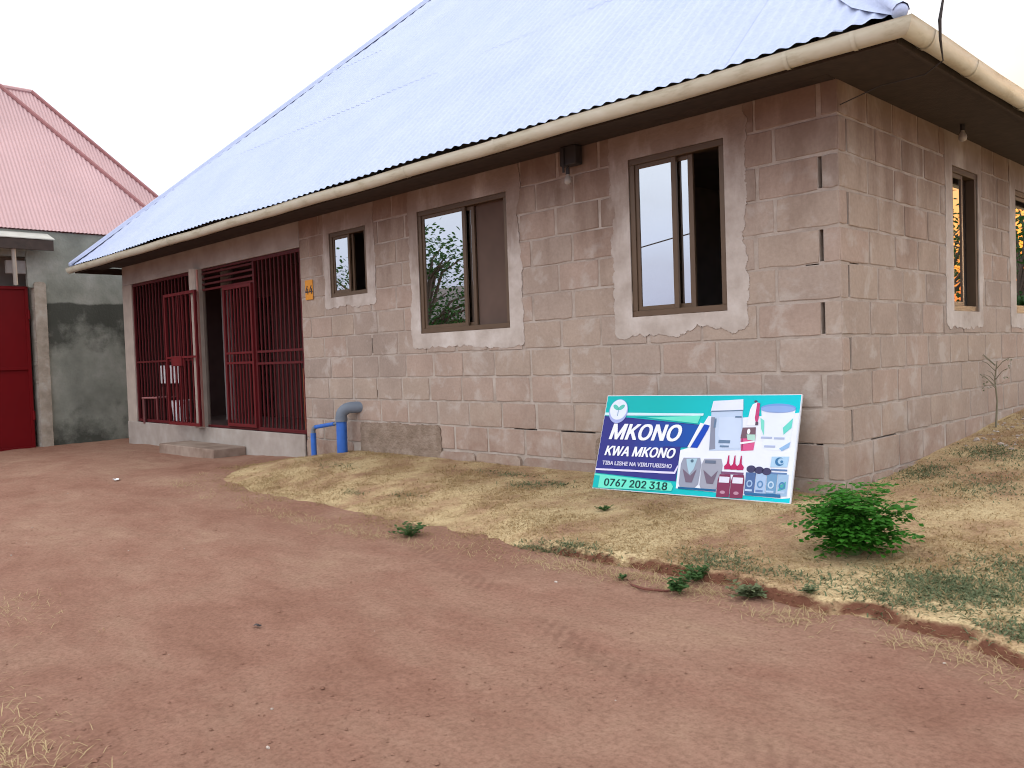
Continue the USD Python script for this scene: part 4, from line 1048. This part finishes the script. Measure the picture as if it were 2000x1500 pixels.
pic(PO([(1.535, 0.12), (1.575, 0.15), (1.575, 0.10), (1.525, 0.08)]), 5, (0.06, 0.36, 0.34), 'box_leaf')
pic(PO([(1.29, 0.055), (1.545, 0.06), (1.55, 0.036), (1.29, 0.036)]), 5, (0.02, 0.12, 0.28), 'box_base')

# ------------------------------------------------------------------ vegetation
def blades(x, y, z, h, lean, w, seed, droop=0.35):
    """thin two-triangle blades as one mesh"""
    r = np.random.default_rng(seed)
    n = len(x)
    az = r.uniform(0, 2 * np.pi, n)
    d = np.stack([np.cos(az), np.sin(az), np.zeros(n)], -1)
    s = np.stack([-np.sin(az), np.cos(az), np.zeros(n)], -1)
    b = np.stack([x, y, z], -1)
    upv = np.array([0, 0, 1.0])
    ca, sa = np.cos(lean)[:, None], np.sin(lean)[:, None]
    mid = b + (d * sa * 0.5 + upv * ca * 0.5) * h[:, None]
    tip = b + (d * (sa + droop * .3) + upv * ca * (1 - droop)) * h[:, None]
    ww = (w / 2)[:, None]
    V = np.stack([b - s * ww, b + s * ww, mid + s * ww * .8, mid - s * ww * .8, tip], 1).reshape(-1, 3)
    i = np.arange(n)[:, None] * 5
    Fc = np.concatenate([i + [0, 1, 2], i + [0, 2, 3], i + [3, 2, 4]], 0)
    return trimesh.Trimesh(V, Fc, process=False)

r = np.random.default_rng(5)
def sample(n, x0, x1, y0, y1, dens):
    x = r.uniform(x0, x1, n); y = r.uniform(y0, y1, n)
    k = r.uniform(0, 1, n) < dens(x, y)
    return x[k], y[k]
def lawn_dens(x, y):
    d = lawn_d(x, y)
    p = np.where(d > -0.16, (0.12 + 2.4 * np.clip(fbm2(x, y, 2.1, 31) + 0.10, 0, 0.6) + 1.6 * np.clip(fbm2(x, y, 7, 33), 0, 1)) * np.where(x < -1.0, sstep((d + 0.16) / 0.6), (d > 0)), 0)
    p = np.where((y > -0.02) & (x < 0.03), 0, p)
    return np.clip(p, 0, 1)
X1, Y1 = sample(190000, -7.6, 2.2, -2.4, 0.0, lawn_dens)
X2, Y2 = sample(80000, 0.02, 3.0, 0.0, 5.0, lawn_dens)
X = np.r_[X1, X2]; Y = np.r_[Y1, Y2]
n = len(X)
h = r.uniform(0.018, 0.052, n) * (0.6 + 1.2 * np.clip(fbm2(X, Y, 4.0, 35) + .25, 0, 1))
g1 = blades(X, Y, np.maximum(z_lawn(X, Y), z_dirt(X, Y)) - 0.003, h, r.uniform(0.7, 1.45, n), r.uniform(0.003, 0.006, n), 6)
# pale stalks on the bank and scattered over its foot
def bank_dens(x, y):
    d = lawn_d(x, y)
    p = np.where((d > -0.38) & (d < 0.06), np.exp(-((d + 0.13) / 0.12) ** 2), 0) * np.clip(0.45 + 2.2 * fbm2(x, y, 3.1, 41), 0.03, 1)
    return np.where(x > -1.2, p, p * 0.45)
X3, Y3 = sample(110000, -7, 2.6, -3.1, -1.3, bank_dens)
X4 = np.r_[r.normal(-2.85, .22, 240), r.normal(-0.80, .28, 480), r.normal(-1.7, .5, 120)]
Y4 = np.r_[r.normal(-4.42, .14, 240), r.normal(-4.88, .10, 480), r.normal(-4.72, .08, 120)]
X3, Y3 = np.r_[X3, X4], np.r_[Y3, Y4]
n3 = len(X3)
D3 = lawn_d(X3, Y3)
Z3 = np.where(D3 > 0, z_lawn(X3, Y3, D3), z_dirt(X3, Y3))
g2 = blades(X3, Y3, Z3, r.uniform(0.02, 0.075, n3), r.uniform(0.7, 1.5, n3), r.uniform(0.002, 0.004, n3), 8)
tag(P(obj('dry_grass', g1, STRAW)), 'short dry straw coloured grass covering the raised verge', 'grass', kind='stuff')
tag(P(obj('loose_straw', g2, PALESTRAW)), 'pale loose straw along the foot of the earth bank', 'straw', kind='stuff')
# low green ground cover in patches
PATCH = [(-0.94, -1.78, .30, .10, 500), (-1.25, -1.8, .22, .08, 350), (0.0, -1.66, .26, .12, 260), (0.42, -1.62, .3, .12, 260), (1.15, -1.45, .42, .24, 2600), (1.45, -1.05, .4, .3, 1900), (0.95, -1.72, .3, .12, 420),
         (1.6, -1.80, .3, .14, 900), (-2.45, -0.62, .22, .12, 260), (-2.2, -0.5, .2, .1, 200), (0.20, 0.9, .22, .35, 700), (0.35, 1.8, .25, .4, 800), (0.8, 1.7, .4, .6, 900), (0.7, 0.6, .35, .4, 600), (-0.05, -1.55, .3, .2, 350),
         (-4.0, -1.3, .25, .06, 90), (-3.3, -1.2, .3, .08, 90), (-2.95, -0.35, .5, .12, 240), (-5.2, -0.7, .5, .15, 150), (1.75, -0.7, .4, .3, 500)]
px_, py_, = [], []
for (cx, cy, sx_, sy_, cnt) in PATCH:
    px_.append(r.normal(cx, sx_ * .5, cnt)); py_.append(r.normal(cy, sy_ * .5, cnt))
px_, py_ = np.concatenate(px_), np.concatenate(py_)
kk = ~((px_ < 0.03) & (py_ > -0.03))
px_, py_ = px_[kk], py_[kk]
np1 = len(px_)
gc = blades(px_, py_, z_lawn(px_, py_), r.uniform(0.015, 0.05, np1), r.uniform(0.6, 1.45, np1), r.uniform(0.004, 0.009, np1), 9)
tag(P(obj('green_ground_cover', gc, WEED)), 'patchy grey green creeping weeds in the dry grass', 'weeds', kind='stuff')

def leaf_oval(base, d, nrm, L, w):
    d = d / np.linalg.norm(d); s = np.cross(d, nrm); s /= np.linalg.norm(s)
    nn = np.cross(s, d)
    return [base, base + d * L * .35 + s * w + nn * L * .05, base + d * L * .75 + s * w * .75, base + d * L - nn * L * .08, base + d * L * .75 - s * w * .75, base + d * L * .35 - s * w + nn * L * .05]
def leaves_mesh(list6):
    V = np.array(list6).reshape(-1, 3)
    n = len(V) // 6
    i = np.arange(n)[:, None] * 6
    Fc = np.concatenate([i + [0, 1, 2], i + [0, 2, 3], i + [0, 3, 4], i + [0, 4, 5]], 0)
    return trimesh.Trimesh(V, Fc, process=False)

def bush(loc, width, height, seed, label):
    r = np.random.default_rng(seed)
    b = node('bush', loc=loc)
    tag(P(b), label, 'bush')
    stems, lv = [], []
    for k in range(60):
        az = r.uniform(0, 2 * np.pi)
        q = r.uniform(0, 1) ** 0.6
        reach = width * 0.5 * q * r.uniform(.75, 1.15) * (1 + .28 * math.sin(2 * az + 0.6) + .16 * math.sin(5 * az))
        topz = height * (1 - 0.55 * q ** 2) * r.uniform(0.55, 1.05)
        b0 = np.array([math.cos(az), math.sin(az), 0]) * 0.03
        end = np.array([math.cos(az) * reach, math.sin(az) * reach, topz])
        c1 = b0 * 1.5 + np.array([math.cos(az) * reach * .3, math.sin(az) * reach * .3, topz * 0.85])
        t = np.linspace(0, 1, 7)[:, None]
        cur = (1 - t) ** 2 * b0 + 2 * t * (1 - t) * c1 + t ** 2 * end
        stems.append(tube(cur, np.linspace(0.006, 0.0018, 7), 5, caps=False))
        for t in np.linspace(0.25, 1.0, 6):
            p = (1 - t) ** 2 * b0 + 2 * t * (1 - t) * c1 + t ** 2 * end
            a2 = az + r.uniform(-1.9, 1.9)
            fd = np.array([math.cos(a2), math.sin(a2), r.uniform(-.35, .45)])
            fl = r.uniform(0.09, 0.17)
            sd = np.cross(fd, [0, 0, 1]); sd /= np.linalg.norm(sd)
            npair = 5
            for i in range(npair):
                pp = p + fd * fl * (i + .7) / npair - np.array([0, 0, .03 * ((i + 1) / npair) ** 2])
                for s_ in (-1, 1):
                    dd = sd * s_ + fd * .55 + np.array([0, 0, r.uniform(-.3, .15)])
                    lv.append(leaf_oval(pp, dd, np.array([r.normal(0, .25), r.normal(0, .25), 1.0]), r.uniform(.028, .044), r.uniform(.010, .0155)))
            lv.append(leaf_oval(p + fd * fl, fd, np.array([0, 0, 1.0]), .032, .011))
    obj('stem', stems, GREENSTEM, b)
    obj('foliage', leaves_mesh(lv), BUSH, b)
bush((0.55, -1.16, float(z_lawn(np.array([0.55]), np.array([-1.16]))[0])), 0.43, 0.40, 3, 'bushy bright green plant growing on the dry verge right of the sign')

def weed(x, y, rad, n, seed, label, mat, hgt=0.06, leafL=0.035):
    r = np.random.default_rng(seed)
    z = float(z_lawn(np.array([x]), np.array([y]))[0])
    if float(lawn_d(np.array([x]), np.array([y]))[0]) < 0:
        z = float(z_dirt(np.array([x]), np.array([y]))[0])
    w = node('weed', loc=(x, y, z))
    tag(P(w), label, 'weed', 'small weeds on the verge')
    st, lv = [], []
    for k in range(n):
        az = r.uniform(0, 2 * np.pi); rr = rad * r.uniform(.3, 1)
        e = np.array([math.cos(az) * rr, math.sin(az) * rr, hgt * r.uniform(.3, 1)])
        st.append(tube([np.zeros(3), e * np.array([.5, .5, .8]), e], [.003, .002, .001], 4, caps=False))
        for t in np.linspace(.3, 1, 5):
            p = e * np.array([t, t, t ** .7])
            for s_ in range(2):
                a2 = r.uniform(0, 2 * np.pi)
                lv.append(leaf_oval(p, np.array([math.cos(a2), math.sin(a2), r.uniform(0, .6)]), np.array([r.normal(0, .3), r.normal(0, .3), 1]), leafL * r.uniform(.7, 1.2), leafL * .3))
    obj('stem', st, GREENSTEM, w)
    obj('foliage', leaves_mesh(lv), mat, w)
weed(-2.27, -1.98, .16, 26, 1, 'blue green sprawling weed on the edge of the red dirt, left of the sign', WEED2, .09, .03)
weed(0.02, -2.02, .07, 16, 2, 'small green weed at the foot of the bank near the dry stick', WEED2, .10, .035)
weed(-0.03, -1.80, .11, 22, 3, 'green weed on the bank edge just above the smaller weed', WEED2, .08, .03)
weed(0.33, -1.86, .12, 24, 4, 'grey green spiky weed on the bank edge in front of the bush', WEED, .07, .035)
weed(-0.38, -1.98, .035, 7, 5, 'tiny green seedling on red dirt below the bank', WEED2, .03, .022)
weed(0.62, -1.80, .05, 8, 6, 'tiny pale blue green weed between the bank and the bush', WEED, .03, .025)
weed(-1.30, -1.0, .06, 9, 7, 'tiny green weed lying in straw below the sign corner', WEED2, .03, .025)

# thin sapling by the side wall
def sapling(loc, seed):
    r = np.random.default_rng(seed)
    s = node('sapling', loc=loc)
    tag(P(s), 'thin bare sapling standing against the side wall', 'sapling')
    br = [tube([(0, 0, 0), (0.01, 0.02, .25), (-0.01, 0.03, .45), (0.02, 0.0, .62)], [.009, .008, .006, .004], 6)]
    lv = []
    for k in range(10):
        z0 = r.uniform(.3, .6); a = r.uniform(0, 2 * np.pi); L = r.uniform(.12, .28)
        e = np.array([math.cos(a) * L * .7, math.sin(a) * L, z0 + L * .6])
        br.append(tube([(0.0, 0.02, z0), (e + np.array([0, 0.02, z0])) / 2 + np.array([0, 0, .02]), e], [.004, .003, .0015], 5))
        for j in range(5):
            a2 = r.uniform(0, 6.3)
            lv.append(leaf_oval(e * r.uniform(.7, 1) + np.array([0, 0, .0]), np.array([math.cos(a2), math.sin(a2), -.3]), np.array([0, 0, 1.]), .03, .008))
    obj('stem', br, plain('grey_green_stem', (0.20, 0.18, 0.12), 0.9), s)
    obj('foliage', leaves_mesh(lv), WEED, s)
sapling((0.10, 2.97, float(z_lawn(np.array([0.10]), np.array([2.97]))[0]) - 0.01), 4)

# stick, scraps, pebbles
zst = float(z_dirt(np.array([-0.2]), np.array([-2.1]))[0])
tag(P(obj('dry_stick', tube([(-0.36, -1.97, zst + .012), (-0.26, -2.05, zst + .012), (-0.16, -2.08, zst + .016), (-0.06, -2.03, zst + .012), (-0.02, -1.99, zst + .012)], [.003, .006, .007, .006, .003], 6), plain('dark_red_twig', (0.12, 0.035, 0.022), 0.8))), 'thin curved dark red stick lying on the dirt below the bank', 'stick')
def scrap(x, y, s, label, mat, seed):
    r = np.random.default_rng(seed)
    z = float(z_dirt(np.array([x]), np.array([y]))[0])
    gxs, gys = np.meshgrid(np.linspace(-s, s, 6), np.linspace(-s * .5, s * .5, 5))
    Z = z + .012 + r.uniform(0, .02, gxs.shape) * s * 12
    tag(P(obj('paper_scrap', grid(x + gxs + r.normal(0, .006, gxs.shape), y + gys + r.normal(0, .006, gxs.shape), Z), mat, smooth=True)), label, 'litter')
scrap(-7.6, -2.1, .06, 'crumpled white scrap on the red dirt in front of the verandah', WHITEPL, 1)
scrap(-1.36, -3.65, .018, 'small dark leaf scrap alone in the middle of the dirt yard', DARKINK, 2)
peb = []
for k in range(140):
    if k < 40:
        x = r.uniform(-8, 2.4); y = r.uniform(-5.3, -1.9)
    elif k < 140:
        x = abs(r.normal(0.25, 0.18)) + .06; y = r.normal(3.2, .6)
    else:
        x = 5 + k; y = 3
    d_ = float(lawn_d(np.array([x]), np.array([y]))[0])
    z = float((z_lawn if d_ > 0 else z_dirt)(np.array([x]), np.array([y]))[0])
    s = abs(r.normal(0, .0035)) + .002 if k < 40 else abs(r.normal(0, .009)) + .004
    m = trimesh.creation.icosphere(1, 1.0)
    m.vertices = m.vertices * (np.array([1, r.uniform(.6, 1), r.uniform(.4, .8)]) * s) * (1 + r.normal(0, .12, (len(m.vertices), 1)))
    m.apply_translation((x, y, z + s * .25))
    peb.append(m)
oc = np.array([[1, 0, 0], [-1, 0, 0], [0, 1, 0], [0, -1, 0], [0, 0, 1], [0, 0, -1]], float)
of = np.array([[0, 2, 4], [2, 1, 4], [1, 3, 4], [3, 0, 4], [2, 0, 5], [1, 2, 5], [3, 1, 5], [0, 3, 5]])
nc = 17000
qx = EYE[0] + 0 * np.zeros(nc); ang = r.uniform(-1.9, 0.15, nc) ; rad = 1.6 + 9.5 * r.uniform(0, 1, nc) ** 1.6
qx = EYE[0] + rad * np.sin(ang); qy = EYE[1] + rad * np.cos(ang)
kq = (lawn_d(qx, qy) < 0.0) & (qy < -0.1) & (qx > -13)
kq &= r.uniform(0, 1, nc) < np.clip(0.35 + 2.2 * fbm2(qx, qy, 0.9, 77), 0.05, 1)
qx, qy = qx[kq], qy[kq]
qs = (np.abs(r.normal(0, .0032, len(qx))) + .0018)
vz = oc[None] * (qs[:, None, None] * r.uniform(.6, 1.3, (len(qx), 6, 1))) * np.array([1, 1, .7])
vz = vz + np.stack([qx, qy, z_dirt(qx, qy) + qs * .3], -1)[:, None]
cl = trimesh.Trimesh(vz.reshape(-1, 3), (np.arange(len(qx))[:, None, None] * 6 + of[None]).reshape(-1, 3), process=False)
tag(P(obj('dirt_clods', cl, DIRT)), 'loose crumbs of red soil scattered over the yard', 'soil', kind='stuff')
tag(P(obj('pebbles', peb, STONE)), 'small pale stones scattered over the dirt and by the side wall', 'stones', kind='stuff')

# ------------------------------------------------------------------ what the panes mirror: trees, a house and a wire across the yard
def tree(loc, height, crown_r, nclump, seed, label, group=None, low=0.35, leafs=0.13, per=60):
    r = np.random.default_rng(seed)
    t = node('tree', loc=loc)
    tag(P(t), label, 'tree', group)
    wood, lv = [], []
    ht = height * .45
    wood.append(tube([(0, 0, -.3), (r.normal(0, .1), r.normal(0, .1), ht * .5), (r.normal(0, .15), r.normal(0, .15), ht)], [height * .035, height * .026, height * .02], 8))
    for k in range(nclump):
        u = r.normal(0, 1, 3); u /= np.linalg.norm(u)
        rad = r.uniform(.45, 1) ** .5
        c = np.array([u[0] * crown_r * rad, u[1] * crown_r * rad, height * (low + 1) / 2 + u[2] * height * (1 - low) / 2 * rad])
        wood.append(tube([(0, 0, min(ht * .8, c[2] * .7)), c * np.array([.5, .5, .9]), c], [height * .012, height * .008, height * .003], 5, caps=False))
        pts = c + r.normal(0, 1, (per, 3)) * crown_r * .17
        for p in pts:
            a = r.uniform(0, 6.3)
            lv.append(leaf_oval(p, np.array([math.cos(a), math.sin(a), r.uniform(-.9, .3)]), np.array([r.normal(0, .5), r.normal(0, .5), 1]), leafs * r.uniform(.7, 1.3), leafs * .28))
    obj('trunk', wood, BARK, t)
    obj('crown', leaves_mesh(lv), TREELEAF, t)
tree((-15.9, -9.0, -0.4), 5.0, 2.0, 85, 1, 'leafy green tree across the yard mirrored in the middle window', low=.1, leafs=.135)
tree((-25.0, -13.5, -0.4), 5.0, 2.4, 80, 2, 'round green tree across the yard mirrored in the small window', low=.25)
oh = node('opposite_house', loc=(-27, -19.5, 0))
tag(P(oh), 'low dark roofed house across the yard seen only as a reflection', 'house')
obj('wall', bx(-5, 5, -3, 3, -.6, 2.5), ROOMWALL, oh)
rp = np.array([[-5.6, -3.6, 2.45], [5.6, -3.6, 2.45], [5.6, 3.6, 2.45], [-5.6, 3.6, 2.45], [-5.6, 0, 4.2], [5.6, 0, 4.2]])
obj('roof', trimesh.convex.convex_hull(rp), plain('dull_brown_sheet', (0.12, 0.10, 0.10), 0.6), oh)
tag(P(obj('power_line', tube([(-60, -16.6, 3.4), (-30, -16.8, 3.0), (-14.3, -16.8, 4.33), (-12.3, -16.8, 4.57), (6, -16.9, 7.2)], .022, 5), BLACKPL)), 'thin power line across the yard mirrored in the right front window', 'cable')
def hedge():
    r = np.random.default_rng(77)
    hd = node('hedge', loc=(9, 20, -0.3))
    tag(P(hd), 'dense clipped green hedge behind the side yard mirrored low in the side windows', 'hedge')
    obj('stem', [tube([(x, 0, -.2), (x + .1, .1, 1.2), (x, 0, 2.2)], [.05, .04, .02], 6) for x in np.arange(-7.5, 8, .8)], BARK, hd)
    lv = []
    for k in range(14000):
        p = np.array([r.uniform(-8, 8), r.uniform(-.5, .5), r.uniform(0, 1) ** .8 * 2.3])
        p[2] *= 0.9 + .2 * meshkit.noise(np.array([p[0] * 1.1, 0, 0]), 5)
        a = r.uniform(0, 6.3)
        lv.append(leaf_oval(p, np.array([math.cos(a), math.sin(a), r.uniform(-.9, .3)]), np.array([r.normal(0, .6), r.normal(0, .6), 1]), .27 * r.uniform(.7, 1.3), .09))
    obj('foliage', leaves_mesh(lv), TREELEAF, hd)
hedge()
for i, (x, y, hh, cr) in enumerate(((5.2, 24, 5.6, 2.6), (8.2, 25.5, 6.2, 2.6), (10.6, 30, 6.0, 3.0), (7.0, 33, 6.6, 2.8), (13.5, 27, 6.8, 3.0), (2.2, 27.5, 5.4, 2.4))):
    tree((x, y, -0.3), hh, cr, 30, 20 + i, ['spreading tree nearest the house among those behind the side yard', 'tall tree second along the row behind the side yard', 'wide tree at the back of the side yard', 'farthest tree behind the side yard', 'tallest tree at the outer end of the row', 'small tree at the inner end of the row'][i], 'trees behind the side yard', low=.12, leafs=.22, per=45)
